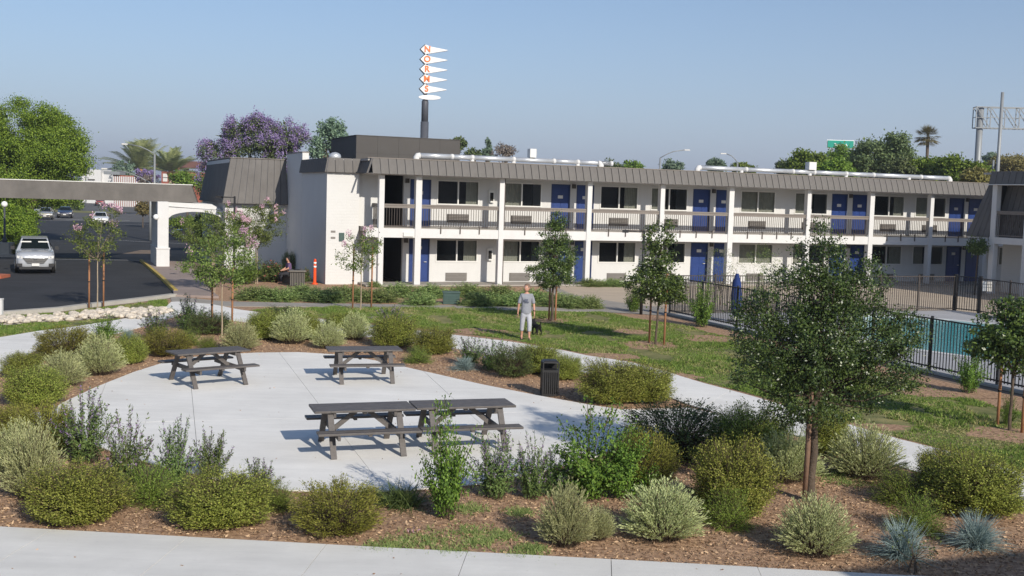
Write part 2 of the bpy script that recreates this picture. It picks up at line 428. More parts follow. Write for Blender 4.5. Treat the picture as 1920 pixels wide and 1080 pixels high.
# lawns
lawn_px = [(470, 582), (560, 577), (640, 575), (760, 577), (850, 578), (1000, 582), (1130, 586), (1180, 596), (1255, 606), (1340, 626), (1430, 646), (1560, 678), (1690, 712), (1790, 738), (1860, 762), (1920, 778), (2010, 810),
           (2010, 915), (1899, 880), (1796, 849), (1698, 824), (1582, 790), (1405, 738), (1311, 714), (1242, 692), (1180, 676), (1100, 664), (1040, 652), (950, 636), (850, 624), (740, 610), (640, 602), (600, 596), (520, 590)]
lawn = sheet('lawn', gp(lawn_px), .006, 'grassbed')
lawn2_px = [(-200, 607), (0, 596), (107, 587), (160, 580), (240, 571), (312, 563), (316, 578), (310, 583), (200, 585), (120, 593), (60, 597), (0, 599), (-200, 607.5)]
sheet('lawn', gp(lawn2_px), .006, 'grassbed')
lawn3_px = [(-200, 625), (0, 611), (60, 606), (120, 602), (170, 599), (225, 598), (232, 603), (140, 613), (72, 621), (0, 633), (-200, 665)]
sheet('lawn', gp(lawn3_px), .006, 'grassbed')
for px, py, rx, ry in ((1220, 648, 62, 9), (1035, 602, 34, 5), (1330, 636, 60, 7), (1780, 738, 120, 10), (1600, 800, 120, 8), (1885, 815, 80, 14), (1180, 622, 40, 5), (900, 622, 60, 6), (1150, 668, 60, 6), (1270, 706, 50, 6)):
    c = G(px, py); s = scl(px, py); r = random.Random(px)
    ry_m = abs(G(px, py - ry)[1] - G(px, py + ry)[1]) / 2; rx_m = rx / s
    sheet('mulch_patch', [(c[0] + rx_m * math.cos(a) * r.uniform(.75, 1.15), c[1] + ry_m * math.sin(a) * r.uniform(.75, 1.15)) for a in [k * math.pi / 9 for k in range(18)]], .010, 'mulch')
# kerb of the drive
def strip(name, pts, w, z0, z1, mat, side=1):
    P = [Vector((x, y)) for x, y in pts]; L = []; 
    for i, p in enumerate(P):
        d = (P[min(i + 1, len(P) - 1)] - P[max(i - 1, 0)]).normalized(); L.append(p + Vector((-d.y, d.x)) * w * side)
    mb = MB()
    for i in range(len(P) - 1):
        q = [P[i], P[i + 1], L[i + 1], L[i]]
        mb.hexa([(v.x, v.y, z0) for v in q] + [(v.x, v.y, z1) for v in q])
    return tag(mb.build(name, mat), kind='structure')
strip('drive_kerb', kerb_w, .30, -.01, .13, 'kerb', -1)
strip('drive_kerb', gp([(262, 490), (300, 523), (326, 549)]), .16, -.01, .13, 'paint_yellow', 1)
# plaza, paths and pavements: slabs with open joints
rs = random.Random(3)
plaza_px = [(62, 776), (95, 776), (112, 760), (180, 728), (250, 700), (310, 681), (350, 673), (400, 667), (480, 663), (560, 662), (640, 667), (700, 677), (760, 690), (830, 706), (900, 722), (960, 734), (1010, 744), (1060, 753), (1110, 762), (1165, 770), (1215, 772), (1290, 766), (1410, 793), (1330, 830), (1240, 812), (1190, 832), (1120, 858), (1020, 885), (900, 910), (760, 922), (640, 925), (540, 922), (400, 900), (240, 860), (120, 815), (40, 790)]
plaza_w = gp(plaza_px)
plaza = sheet('plaza', plaza_w, .008, 'joint')
a1, a2 = G(355, 690), G(372, 870); b1, b2 = G(525, 665), G(590, 750); c1, c2 = G(778, 683), G(848, 748)
ps = [plaza_w]
dirs = []
for p, q in ((a1, a2), (b1, b2), (c1, c2)):
    d = Vector((q[0] - p[0], q[1] - p[1])).normalized(); dirs.append(d); ps = cut(ps, p, (-d.y, d.x), .004)
dm = (dirs[0] + dirs[1] + dirs[2]).normalized()
for p in (G(1230, 740), G(160, 820)): ps = cut(ps, p, (-dm.y, dm.x), .004)
for k in range(-3, 2):
    p = Vector(G(387, 870)) + dm * (k * -3.4 - .0)
    ps = cut(ps, (p.x, p.y), (dm.x, dm.y), .0035)
slabs(plaza, ps, .009, .030, 'conc', rs)
def ribbon(name, up, lo, n, mat, z=.028):
    U = gp(up); Lw = gp(lo)
    def res(P, n):
        P = [Vector(p) for p in P]; L = [0]
        for i in range(len(P) - 1): L.append(L[-1] + (P[i + 1] - P[i]).length)
        out = []
        for k in range(n + 1):
            s = L[-1] * k / n; i = min(max([j for j in range(len(L)) if L[j] <= s + 1e-9]), len(P) - 2)
            out.append(P[i].lerp(P[i + 1], (s - L[i]) / max(L[i + 1] - L[i], 1e-9)))
        return out
    a = res(U, n * 4); b = res(Lw, n * 4)
    root = sheet(name, [tuple(p) for p in a] + [tuple(p) for p in b[::-1]], .004, 'joint')
    for k in range(n):
        aa = a[4 * k:4 * k + 5]; bb = b[4 * k:4 * k + 5]
        e = .004 / max((aa[-1] - aa[0]).length, .1)
        aa = [aa[0].lerp(aa[1], e * 4)] + aa[1:-1] + [aa[-1].lerp(aa[-2], e * 4)]
        bb = [bb[0].lerp(bb[1], e * 4)] + bb[1:-1] + [bb[-1].lerp(bb[-2], e * 4)]
        slabs(root, [[tuple(p) for p in aa] + [tuple(p) for p in bb[::-1]]], .005, z, mat, rs)
    return root
ribbon('curved_path', [(700, 611), (850, 629), (950, 641), (1040, 655), (1100, 668), (1180, 680), (1242, 696), (1311, 718), (1405, 743), (1582, 795), (1698, 829), (1796, 853), (1899, 884), (2010, 920)],
       [(700, 634), (850, 654), (940, 671), (1010, 684), (1080, 698), (1150, 712), (1222, 734), (1290, 760), (1400, 792), (1540, 832), (1640, 862), (1722, 888), (1830, 922), (1940, 962)], 13, 'conc')
ribbon('curved_path', [(395, 571), (450, 582), (520, 591), (600, 599), (700, 611)], [(338, 588), (420, 600), (510, 611), (600, 621), (700, 634)], 4, 'conc')
ribbon('curved_path', [(-260, 672), (0, 634), (72, 622), (140, 614), (215, 602), (262, 593), (305, 582), (322, 566), (395, 571)],
       [(-260, 790), (0, 700), (70, 655), (135, 640), (215, 628), (270, 613), (305, 602), (335, 592), (338, 588)], 9, 'conc')
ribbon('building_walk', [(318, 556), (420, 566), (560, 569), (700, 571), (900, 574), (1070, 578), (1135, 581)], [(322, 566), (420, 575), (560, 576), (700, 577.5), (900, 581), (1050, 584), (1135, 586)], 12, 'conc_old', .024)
ribbon('entry_walk', [(262, 490), (300, 522), (325, 548), (326, 557)], [(352, 494), (372, 520), (392, 545), (410, 560)], 4, 'conc_pink', .10)
e0 = Vector(G(0, 992)); e1 = Vector(G(1600, 1078)); ed = (e1 - e0).normalized(); en = Vector((ed.y, -ed.x))
sw = sheet('sidewalk', [tuple(e0 - ed * 14), tuple(e0 + ed * 26), tuple(e0 + ed * 26 + en * 1.9), tuple(e0 - ed * 14 + en * 1.9)], .004, 'joint')
sx0 = (Vector(G(873, 1048)) - e0).dot(ed)
for k in range(-9, 9):
    a = sx0 + k * 1.80 + .004; b = sx0 + (k + 1) * 1.80 - .004
    slabs(sw, [[tuple(e0 + ed * a), tuple(e0 + ed * b), tuple(e0 + ed * b + en * 1.9), tuple(e0 + ed * a + en * 1.9)]], .005, .034, 'conc_sw', rs)
FA0, FA1 = G(1255, 589), (13.35, 26.3)
FB1 = G(1789, 583); FC1 = G(1920, 603); FC2 = (FC1[0] + (FC1[0] - G(1835, 588)[0]) * 3, FC1[1] + (FC1[1] - G(1835, 588)[1]) * 3)
sheet('tan_apron', [W(9.6, .2), W(46, .2), (46, 44), FC2, FC1, G(1835, 588), FB1, FA0, G(1180, 585), G(1135, 582), G(1050, 562)], .012, 'conc_tan')
sheet('driveway_band', gp([(1135, 586), (1245, 592), (1255, 580), (1150, 566), (1075, 553), (1045, 540), (1015, 541), (1050, 560)]), .016, 'conc_old')
fn = Vector((FA1[0] - FA0[0], FA1[1] - FA0[1])).normalized()
FA2 = (FA0[0] + fn.x * 27, FA0[1] + fn.y * 27)
sheet('pool_deck', [FA0, FB1, G(1835, 588), FC1, FC2, (46, 44), (40, 15), FA2], .018, 'deck')
strip('fence_kerb', [FA0, FA2], .22, 0, .06, 'kerb', -1)
def ccw(p):
    a = sum(p[i][0] * p[(i + 1) % len(p)][1] - p[(i + 1) % len(p)][0] * p[i][1] for i in range(len(p)))
    return p if a > 0 else p[::-1]
pool_w = ccw(gp([(1610, 594), (1700, 597), (1780, 603), (1850, 610), (1960, 622), (2100, 650), (2050, 720), (1911, 687), (1820, 672), (1724, 659), (1640, 645), (1580, 620)]))
cx = sum(p[0] for p in pool_w) / len(pool_w); cy = sum(p[1] for p in pool_w) / len(pool_w)
mb = MB(); n = len(pool_w)
for i in range(n):
    a = Vector(pool_w[i]); b = Vector(pool_w[(i + 1) % n]); c = Vector((cx, cy))
    ao = a + (a - c).normalized() * .32; bo = b + (b - c).normalized() * .32
    mb.hexa([(a.x, a.y, .01), (ao.x, ao.y, .01), (bo.x, bo.y, .01), (b.x, b.y, .01), (a.x, a.y, .075), (ao.x, ao.y, .075), (bo.x, bo.y, .075), (b.x, b.y, .075)][::1])
tag(mb.build('pool_coping', 'trim'), kind='structure')
sheet('pool_water', pool_w, .030, 'water')

# ================================================================== MAIN MOTEL BUILDING
mot = thing('motel_building', 'long white two storey motel block with blue doors and grey metal roof edge', 'building', (*A0, 0), FROT)
WD = 1.5; END = 47.0
wins = [(3.28, 5.53, 'r'), (6.75, 8.99, 'l'), (12.35, 14.63, 'r'), (15.4, 17.70, 'l'), (21.10, 23.42, 'b'), (24.73, 27.03, 'l'), (30.32, 32.61, 'r'), (33.42, 35.79, 'l'), (40.2, 42.4, 'b')]
drs = [(1.89, 2.97), (9.53, 10.61), (10.98, 12.0), (18.04, 19.13), (19.51, 20.55), (27.33, 28.43), (28.81, 29.89), (36.04, 37.21), (37.55, 38.79)]
gap0 = (.40, 1.56)
ops = sorted([(a, b, 'w', c) for a, b, c in wins] + [(a, b, 'd', '') for a, b in drs] + [(*gap0, 'g', '')])
for lv, (zf, zt, zs, zh, zd) in enumerate(((.10, 2.62, 1.10, 2.25, 2.25), (2.84, 5.42, 3.97, 5.21, 5.20))):
    mb = MB(); t = -.75
    for a, b, k, _ in ops:
        mb.box(t, a, WD, WD + .2, zf - .1 if lv == 0 else zf, zt)
        if k == 'w': mb.box(a, b, WD, WD + .2, zf - .1 if lv == 0 else zf, zs); mb.box(a, b, WD, WD + .2, zh, zt)
        if k == 'd': mb.box(a, b, WD, WD + .2, zd, zt)
        t = b
    mb.box(t, END, WD, WD + .2, zf - .1 if lv == 0 else zf, zt)
    mb.build('wall', 'wall', mot)
    for a, b, k, c in ops:
        if k == 'w':
            w = MB(); y0, y1 = WD - .03, WD + .06; m = (a + b) / 2
            for q in ((a, b, zs, zs + .06), (a, b, zh - .06, zh), (a, a + .06, zs + .06, zh - .06), (b - .06, b, zs + .06, zh - .06), (m - .035, m + .035, zs + .06, zh - .06)):
                w.box(q[0], q[1], y0, y1, q[2], q[3])
            wo_ = w.build('window', 'alum', mot)
            for x0, x1 in ((a + .06, m - .035), (m + .035, b - .06)):
                MB().box(x0, x1, WD + .01, WD + .018, zs + .06, zh - .06).build('pane', 'glass', wo_)
            rngc = random.Random(int(a * 100) + lv); seg = []
            if c == 'r': seg = [(m + rngc.uniform(.25, .5), b)]
            if c == 'l': seg = [(a, m - rngc.uniform(.0, .45))]
            if c == 'b': seg = [(a, b)]
            for x0, x1 in seg:
                cu = MB(); n = int((x1 - x0) / .05); 
                for i in range(n + 1):
                    x = x0 + (x1 - x0) * i / n; y = WD + .12 + .03 * (i % 2)
                    cu.v += [(x, y, zs + .02), (x, y, zh)]
                    if i: cu.f.append((2 * i - 2, 2 * i, 2 * i + 1, 2 * i - 1))
                cu.build('curtain', 'curtain', wo_)
            # dim room behind the glass
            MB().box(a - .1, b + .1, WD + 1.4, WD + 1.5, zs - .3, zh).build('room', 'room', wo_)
            # air conditioner under the window
            zc0, zc1 = ((.16, .56) if lv == 0 else (3.10, 3.52)); cxm = m
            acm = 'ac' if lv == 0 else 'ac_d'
            ac = MB().box(cxm - .56, cxm + .56, WD - .06, WD, zc0, zc1).build('air_conditioner', acm, mot)
            sl = MB()
            for i in range(5):
                z = zc0 + .05 + i * .075; sl.box(cxm - .52, cxm + .52, WD - .09, WD - .06, z, z + .035)
            sl.build('grille', 'ac', ac)
        if k == 'd':
            f = MB().box(a, a + .05, WD - .01, WD + .1, zf, zd).box(b - .05, b, WD - .01, WD + .1, zf, zd).box(a + .05, b - .05, WD - .01, WD + .1, zd - .05, zd)
            dd = f.build('door', 'door_edge', mot)
            lf = MB().box(a + .05, b - .05, WD + .06, WD + .1, zf, zd - .05)
            for zz0, zz1 in ((zf + .15, zf + .85), (zf + 1.0, zd - .25)):
                for xx0, xx1 in ((a + .15, (a + b) / 2 - .04), ((a + b) / 2 + .04, b - .15)):
                    lf.box(xx0, xx1, WD + .045, WD + .06, zz0, zz1)
            lf.build('door_leaf', 'door', dd)
            MB().box((a + b) / 2 - .14, (a + b) / 2 + .14, WD + .03, WD + .044, zf + 1.62, zf + 1.78).build('number_plate', 'alum', dd)
            MB().tube([(b - .17, WD + .06, zf + 1.0), (b - .17, WD - .01, zf + 1.0)], .02, 6).tube([(b - .17, WD - .01, zf + 1.0), (b - .29, WD - .01, zf + 1.0)], .014, 6).build('handle', 'alum', dd)
# breezeway interior
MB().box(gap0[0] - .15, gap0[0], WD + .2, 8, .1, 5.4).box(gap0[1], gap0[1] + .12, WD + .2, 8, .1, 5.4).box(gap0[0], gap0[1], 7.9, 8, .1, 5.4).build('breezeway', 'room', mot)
# block body behind the rooms, roof, slab
MB().box(gap0[1] + .2, END, 3.2, 14, 0, 5.9).box(-.75, gap0[0] - .2, 3.2, 14, 0, 5.9).build('rear_wall', 'wall', mot)
MB().box(-.75, END, -.30, 14, 5.98, 6.06).build('roof', 'roof_flat', mot)
MB().box(-.6, END, -.50, WD + .0, 5.36, 5.42).build('soffit', 'trim', mot)
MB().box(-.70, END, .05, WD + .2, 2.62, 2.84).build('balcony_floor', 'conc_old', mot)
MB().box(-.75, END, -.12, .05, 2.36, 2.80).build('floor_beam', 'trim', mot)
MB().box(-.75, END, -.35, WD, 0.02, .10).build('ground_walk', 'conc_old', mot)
cols_px = [711, 782, 937, 1101, 1237, 1366, 1511, 1629, 1741]
cols = [onD(p, 0) for p in cols_px]; cols += [cols[-1] + 4.2, cols[-1] + 8.4]; cols[0] = 0.0
for i, c in enumerate(cols):
    wd = .155 if i in (5, 7, 1) else .13
    col_o = MB().box(c - wd, c + wd, -.16, .16, 0, 5.36).build('column', 'trim', mot)
    bevel(col_o, .012, 1)
MB().box(cols[2] + .14, cols[2] + .20, -.10, -.04, .1, 5.36).build('downpipe', 'baluster', mot)
# railings, bay by bay
for i in range(len(cols) - 1):
    a = cols[i] + .15; b = cols[i + 1] - .15
    r = MB().box(a, b, -.10, .04, 3.90, 3.97).box(a, b, -.075, -.045, 3.78, 3.90).build('railing', 'rail', mot)
    MB().box(a, b, -.075, -.045, 2.90, 2.94).build('bottom_rail', 'baluster', r)
    bl = MB(); n = max(2, int((b - a) / .125))
    for k in range(n + 1):
        x = a + (b - a) * k / n; bl.box(x - .011, x + .011, -.072, -.050, 2.94, 3.80)
    tag(bl.build('baluster', 'baluster', r), kind='stuff')
    n = max(1, round((b - a) / 1.05))
    for k in range(1, n):
        x = a + (b - a) * k / n; MB().box(x - .025, x + .025, -.16, -.125, 2.58, 2.97).build('rail_bracket', 'baluster', r)
r = MB().box(-.03, .03, .16, WD, 3.80, 3.97).build('railing', 'rail', mot)
bl = MB()
for k in range(10): bl.box(-.011, .011, .22 + k * .125, .242 + k * .125, 2.84, 3.80)
tag(bl.build('baluster', 'baluster', r), kind='stuff')
# sloped metal edge of the roof: one panel after another
def panel_mesh(w, zb, zt, yb, yt, name='roof_panel'):
    """sloped board with a standing seam on its left edge; origin at its lower left corner"""
    m = MB(); g = .017
    m.hexa([(g, yb, zb), (w - g, yb, zb), (w - g, yb + .05, zb), (g, yb + .05, zb), (g, yt, zt), (w - g, yt, zt), (w - g, yt + .05, zt), (g, yt + .05, zt)])
    return m.mesh(name)
def panels(parent, x0, x1, n, zb, zt, yb, yt, mat, rot=0, org=(0, 0)):
    w = (x1 - x0) / n; me = panel_mesh(w, zb, zt, yb, yt)
    R = Matrix.Rotation(rot, 3, 'Z')
    bk = MB().hexa([(x0 + .02, yb + .052, zb), (x1 - .02, yb + .052, zb), (x1 - .02, yb + .09, zb), (x0 + .02, yb + .09, zb), (x0 + .02, yt + .052, zt - .01), (x1 - .02, yt + .052, zt - .01), (x1 - .02, yt + .09, zt - .01), (x0 + .02, yt + .09, zt - .01)])
    bk.build('panel_backing', 'panel_dark', parent, loc=(org[0], org[1], 0), rz=rot)
    for i in range(n):
        p = R @ Vector((x0 + i * w, 0, 0))
        o = link('roof_panel', me, mat, parent, (org[0] + p.x, org[1] + p.y, 0), rot)
panels(mot, -.60, END, 117, 5.38, 6.10, -.62, -.34, 'panel')
# left return of the roof edge (rotated -90: its x runs backwards)
panels(mot, -1.95, .58, 6, 5.38, 6.10, -.18, .06, 'panel', -math.pi / 2, (-.70, 0))
MB().box(-.78, END, -.36, -.28, 6.10, 6.14).build('roof_cap', 'rail', mot)
# lamps between the doors, fire extinguisher boxes
for lv, z in ((0, 2.05), (1, 5.0)):
    for t in (1.72, 10.8, 19.32, 28.62, 37.4):
        MB().box(t - .09, t + .09, WD - .12, WD, z, z + .22).build('wall_lamp', 'ac_d', mot)
    zz = z - .85
    fx = MB().box(6.02, 6.30, WD - .16, WD, zz, zz + .62).build('extinguisher_cabinet', 'alum', mot)
    MB().box(6.07, 6.25, WD - .17, WD - .16, zz + .08, zz + .5).build('cabinet_window', 'room', fx)
MB().box(1.1, 1.6, -.20, -.12, 2.42, 2.62).build('notice_plate', 'alum', mot)
# block A: painted brick end of the building
MB().box(-2.35, -.76, 1.2, 7.1, 0, 5.42).build('brick_end', 'brick', mot)
panels(mot, -2.42, -.72, 4, 5.40, 6.08, .98, 1.14, 'panel')
panels(mot, -7.3, -1.0, 14, 5.40, 6.08, -.10, .02, 'panel', -math.pi / 2, (-2.40, 0))
MB().box(-2.36, -.7, 1.15, 7.0, 5.98, 6.05).build('roof', 'roof_flat', mot)
MB().box(-2.36, -2.02, 7.1, 11.4, 0, 6.46).build('parapet_wall', 'brick', mot)
MB().box(-2.38, -2.0, 7.08, 11.4, 6.46, 6.52).build('parapet_cap', 'rail', mot)
MB().ball((-1.2, 4.6, 6.25), .32, .22).build('roof_vent', 'duct', mot, smooth=True)
MB().box(-1.72, -1.47, 1.14, 1.2, 2.1, 2.5).build('meter_box', 'green_box', mot)
for z in (2.2, 2.5): MB().box(-2.12, -1.9, 1.185, 1.2, z, z + .1).build('small_sign', 'ac', mot)
# block C with the tall mansard
MB().box(-5.75, -2.37, 11.4, 22, 0, 3.70).build('brick_end', 'brick', mot)
MB().box(-5.5, -2.37, 11.7, 22, 3.70, 6.1).build('rear_wall', 'wall', mot)
def slope(pb0, pb1, pt0, pt1, n, name, mat, parent, thick=.05):
    """n sloped panels between a lower and an upper edge (3d points)"""
    B0, B1, T0, T1 = map(Vector, (pb0, pb1, pt0, pt1))
    nrm = (B1 - B0).cross(T0 - B0).normalized()
    q = [B0.lerp(B1, .003), B0.lerp(B1, .997), T0.lerp(T1, .997), T0.lerp(T1, .003)]
    MB().hexa([tuple(v - nrm * .09) for v in q] + [tuple(v - nrm * (thick + .003)) for v in q]).build('panel_backing', 'panel_dark', parent)
    for i in range(n):
        g = .017 / max((B1 - B0).length / n, .05); a, b = (i + g) / n, (i + 1 - g) / n
        q = [B0.lerp(B1, a), B0.lerp(B1, b), T0.lerp(T1, b), T0.lerp(T1, a)]
        p0 = [v - nrm * thick for v in q]
        m = MB().hexa([tuple(v) for v in p0] + [tuple(v) for v in q])
        m.build(name, mat, parent)
slope((-5.95, 10.9, 3.66), (-2.38, 10.9, 3.66), (-5.45, 11.5, 6.15), (-2.38, 11.5, 6.15), 9, 'roof_panel', 'panel', mot)
slope((-5.95, 22, 3.66), (-5.95, 10.9, 3.66), (-5.45, 22, 6.15), (-5.45, 11.5, 6.15), 26, 'roof_panel', 'panel', mot)
MB().box(-5.9, -2.37, 10.95, 11.4, 3.66, 3.72).box(-5.9, -5.76, 11.4, 22, 3.66, 3.72).build('soffit', 'panel_dark', mot)
MB().box(-5.5, -2.37, 11.45, 22, 6.15, 6.19).build('roof_cap', 'rail', mot)
# ducts on the roof: things of their own
def duct(label, t0, t1, joints, elbows):
    d = thing('roof_duct', label, 'duct', (*W(t0, 2.6), 6.06), FROT, 'ducts on the motel roof')
    L = t1 - t0; z = .36
    MB().tube([(0, 0, 0), (0, 0, z - .1), (.06, 0, z - .02), (.2, 0, z)], .15, 10).build('elbow', 'trim', d, True)
    MB().tube([(L, 0, 0), (L, 0, z - .1), (L - .06, 0, z - .02), (L - .2, 0, z)], .15, 10).build('elbow', 'trim', d, True)
    xs = [.2] + list(joints) + [L - .2]
    for a, b in zip(xs[:-1], xs[1:]):
        MB().tube([(a + .05, 0, z), (b - .05, 0, z)], .125, 12).build('pipe_section', 'duct', d, True)
    for j in joints:
        MB().tube([(j - .07, 0, z), (j + .07, 0, z)], .145, 12).build('collar', 'trim', d, True)
    for j in elbows:
        MB().tube([(j, 0, 0), (j, 0, z)], .11, 10).build('riser', 'trim', d, True)
    return d
d1 = duct('silver roof duct nearest the dark box building, with a fan box at its middle', 2.5, 12.9, [1.9, 3.0, 5.3, 7.6, 9.0, 11.0, 12.0][:6], [3.0, 5.3, 9.0])
MB().box(6.15, 6.5, -.2, .2, .5, .95).build('fan_box', 'alum', d1)
d2 = duct('longer silver roof duct over the right half of the motel', 18.9, 37.0, [3.2, 6.4, 7.9, 10.2, 12.2, 15.8], [2.9, 7.6, 10.2, 14.9])
MB().box(7.4, 7.9, -.2, .2, .5, .95).build('fan_box', 'alum', d2)

# ================================================================== WING ON THE RIGHT
wg = thing('motel_wing', 'shaded motel wing at the right edge with dark mansard roof and white columns', 'building', (*W(31.4, -6.8), 0), FROT)
# local x points away from the open side, local y backwards; its long face looks to -x
MB().box(1.6, 12, -30, .9, 0, 6.0).build('wall', 'wall', wg)
MB().box(1.55, 1.6, -30, .9, .0, 2.75).build('brick_face', 'brick', wg)
MB().box(-.1, 12, -30, .9, 6.40, 6.50).build('roof', 'roof_flat', wg)
MB().box(-.15, .05, -30, .2, 2.78, 3.12).build('floor_beam', 'trim', wg)
MB().box(.05, 1.6, -30, .2, 2.92, 3.12).build('balcony_floor', 'conc_old', wg)
MB().box(-.2, 1.6, -30, 1.6, .0, .14).build('ground_walk', 'conc_old', wg)
for k, y in enumerate((0, -2.2, -6.4, -10.6, -14.8)):
    bevel(MB().box(-.16, .16, y - .16, y + .16, 0, 5.86).build('column', 'trim', wg), .012, 1)
    y2 = (-2.2, -6.4, -10.6, -14.8, -19)[k]
    a, b = y2 + .17, y - .17
    r = MB().box(-.10, .04, a, b, 4.42, 4.50).box(-.075, -.045, a, b, 4.32, 4.42).box(-.075, -.045, a, b, 3.2, 3.24).build('railing', 'rail', wg)
    bl = MB(); n = int((b - a) / .12)
    for i in range(n + 1):
        y_ = a + (b - a) * i / n; bl.box(-.072, -.05, y_ - .011, y_ + .011, 3.24, 4.34)
    tag(bl.build('baluster', 'baluster', r), kind='stuff')
# fascia along the open side
slope((-.27, .35, 5.86), (-.27, -22, 5.86), (-.12, .35, 6.56), (-.12, -22, 6.56), 52, 'roof_panel', 'panel', wg)
MB().box(-.45, 1.6, -22, .3, 5.84, 5.88).build('soffit', 'trim', wg)
# tall mansard at the far end of the wing and behind the columns
slope((-.22, 1.75, 3.10), (-.22, .20, 3.10), (.70, .95, 6.5), (.70, .20, 6.5), 4, 'roof_panel', 'panel', wg)
slope((.15, .2, 3.1), (.15, -2.1, 3.1), (.9, .2, 5.84), (.9, -2.1, 5.84), 6, 'roof_panel', 'panel', wg)
slope((6, 1.8, 3.10), (-.22, 1.78, 3.10), (6, 1.0, 6.5), (.70, 1.0, 6.5), 16, 'roof_panel', 'panel', wg)
MB().box(-.18, .9, .3, 1.7, 3.02, 3.10).build('soffit', 'trim', wg)
MB().tube([(4.5, -1.2, 6.5), (4.5, -1.2, 6.75)], .3, 10).build('roof_vent', 'trim', wg)
MB().tube([(4.5, -1.2, 6.75), (4.5, -1.2, 7.1)], .26, 10).build('vent_cowl', 'redwall', wg)

# ================================================================== PORTE COCHERE
pcr = td(G(372, 380, 3.62)); PT, PD = pcr
pc = thing('entrance_canopy', 'flat roofed drive-through canopy with grey sloping fascia on a white pillar', 'canopy', (*W(PT, PD), 0), FROT)
LN = 24.0
MB().hexa([(-LN, 0, 3.62), (0, 0, 3.62), (0, .06, 3.62), (-LN, .06, 3.62), (-LN, .30, 4.58), (-.30, .30, 4.58), (-.30, .36, 4.58), (-LN, .36, 4.58)]).build('fascia', 'pc_panel', pc)
MB().hexa([(-.06, .0, 3.62), (0, .0, 3.62), (0, 4.8, 3.62), (-.06, 4.8, 3.62), (-.36, .30, 4.58), (-.30, .30, 4.58), (-.30, 4.5, 4.58), (-.36, 4.5, 4.58)]).build('fascia', 'pc_panel', pc)
MB().box(-LN, -.05, .07, 4.7, 3.64, 3.72).build('soffit', 'trim', pc)
MB().box(-LN, -.33, .33, 4.5, 4.40, 4.50).build('roof', 'roof_flat', pc)
MB().box(-LN, -.28, .27, .36, 4.58, 4.62).build('fascia_cap', 'alum', pc)
pt = td(G(295, 503)); px_, py_ = pt[0] - PT, pt[1] - PD
for dx in (0, -9.5):
    for dy in (0,):
        pl = MB().box(px_ + dx, px_ + .58 + dx, py_ + dy, py_ + 4.2 + dy, 0, 3.64).build('pillar', 'trim', pc); bevel(pl, .01, 1)
        MB().box(px_ - .05 + dx, px_ + .63 + dx, py_ - .05 + dy, py_ + 4.25 + dy, .02, 1.05).box(px_ - .08 + dx, px_ + .66 + dx, py_ - .08 + dy, py_ + 4.28 + dy, 1.05, 1.12).build('plinth', 'trim', pl)
lm = MB().tube([(px_, py_ + .5, 2.78), (px_ - .3, py_ + .5, 2.78)], .04, 6).build('lamp_arm', 'iron', pc)
MB().ball((px_ - .1, py_ - .28, 2.80), .16).build('lamp_globe', 'globe', lm, True)
# arched beam to the building
x0 = px_ + .58; x1 = -5.76 - PT; yb = py_ + .35
mb = MB(); K = 14; v = []
for i in range(K + 1):
    u = i / K; x = x0 + (x1 - x0) * u; zb = 2.72 + .40 * (1 - (2 * u - 1) ** 2) ** .6 - .0
    zt_ = 3.34 - .12 * u
    v.append((x, zb, zt_))
for i in range(K):
    a, b = v[i], v[i + 1]
    mb.hexa([(a[0], yb, a[1]), (b[0], yb, b[1]), (b[0], yb + .35, b[1]), (a[0], yb + .35, a[1]), (a[0], yb, a[2]), (b[0], yb, b[2]), (b[0], yb + .35, b[2]), (a[0], yb + .35, a[2])])
mb.build('arched_beam', 'trim', pc)
MB().hexa([(-1.9, yb + .1, 3.40), (x1, yb + .1, 3.24), (x1, yb + 5, 3.24), (-1.9, yb + 5, 3.40), (-1.9, yb + .1, 3.62), (x1 - .6, yb + .1, 3.56), (x1 - .6, yb + 5, 3.56), (-1.9, yb + 5, 3.62)]).build('link_roof', 'trim', pc)

# ================================================================== BUILDINGS BEYOND
bx = thing('dark_box_building', 'plain dark grey box shaped building rising behind the motel roof', 'building', (*W(0, 25), 0), FROT)
t0_, t1_ = 4.95, 12.62
MB().box(t0_ + .02, t1_ - .02, .02, 7.95, 0, 8.38).build('wall', 'dkbox', bx)
for r_ in range(2):
    for i in range(5):
        w = (t1_ - t0_) / 5; z0 = 6.0 + r_ * 1.2
        MB().box(t0_ + i * w + .01, t0_ + (i + 1) * w - .01, 0, .02, z0 + .01, z0 + 1.19).build('cladding_panel', 'dkbox', bx)
MB().box(t0_ - .03, t1_ + .03, -.03, 8, 8.40, 8.45).build('roof_cap', 'dkbox', bx)
o_b = thing('restaurant', 'far low building with orange and brown tiled roofs beside the palms', 'building', (*atY(335, 330, 300)[:1], 300, 0))
xa = atY(290, 330, 300)[0] - o_b.location.x; xb = atY(372, 330, 300)[0] - o_b.location.x
xm = atY(336, 330, 300)[0] - o_b.location.x
zt = lambda py, Y=300: atY(335, py, Y)[1]
MB().box(xa + 1.5, xb + 6, 1, 12, 0, zt(322)).build('wall', 'redwall', o_b)
MB().hexa([(xa, 0, zt(312)), (xm, 0, zt(318)), (xm, 9, zt(318)), (xa, 9, zt(312)), (xa + .3, 3, zt(303)), (xm, 3, zt(309)), (xm, 9, zt(309)), (xa + .3, 9, zt(303))]).build('roof', 'tile_orange', o_b)
MB().hexa([(xm, 0, zt(314)), (xb + 7, 0, zt(314)), (xb + 7, 10, zt(314)), (xm, 10, zt(314)), (xm + .5, 4, zt(301)), (xb + 6, 4, zt(301)), (xb + 6, 8, zt(301)), (xm + .5, 8, zt(301))]).build('roof', 'tile_brown', o_b)
for k in range(2):
    MB().box(xa + 1.9, xa + 3.1, .94, 1, zt(341) + k * .95, zt(333) + k * .95).build('window', 'alum', o_b)
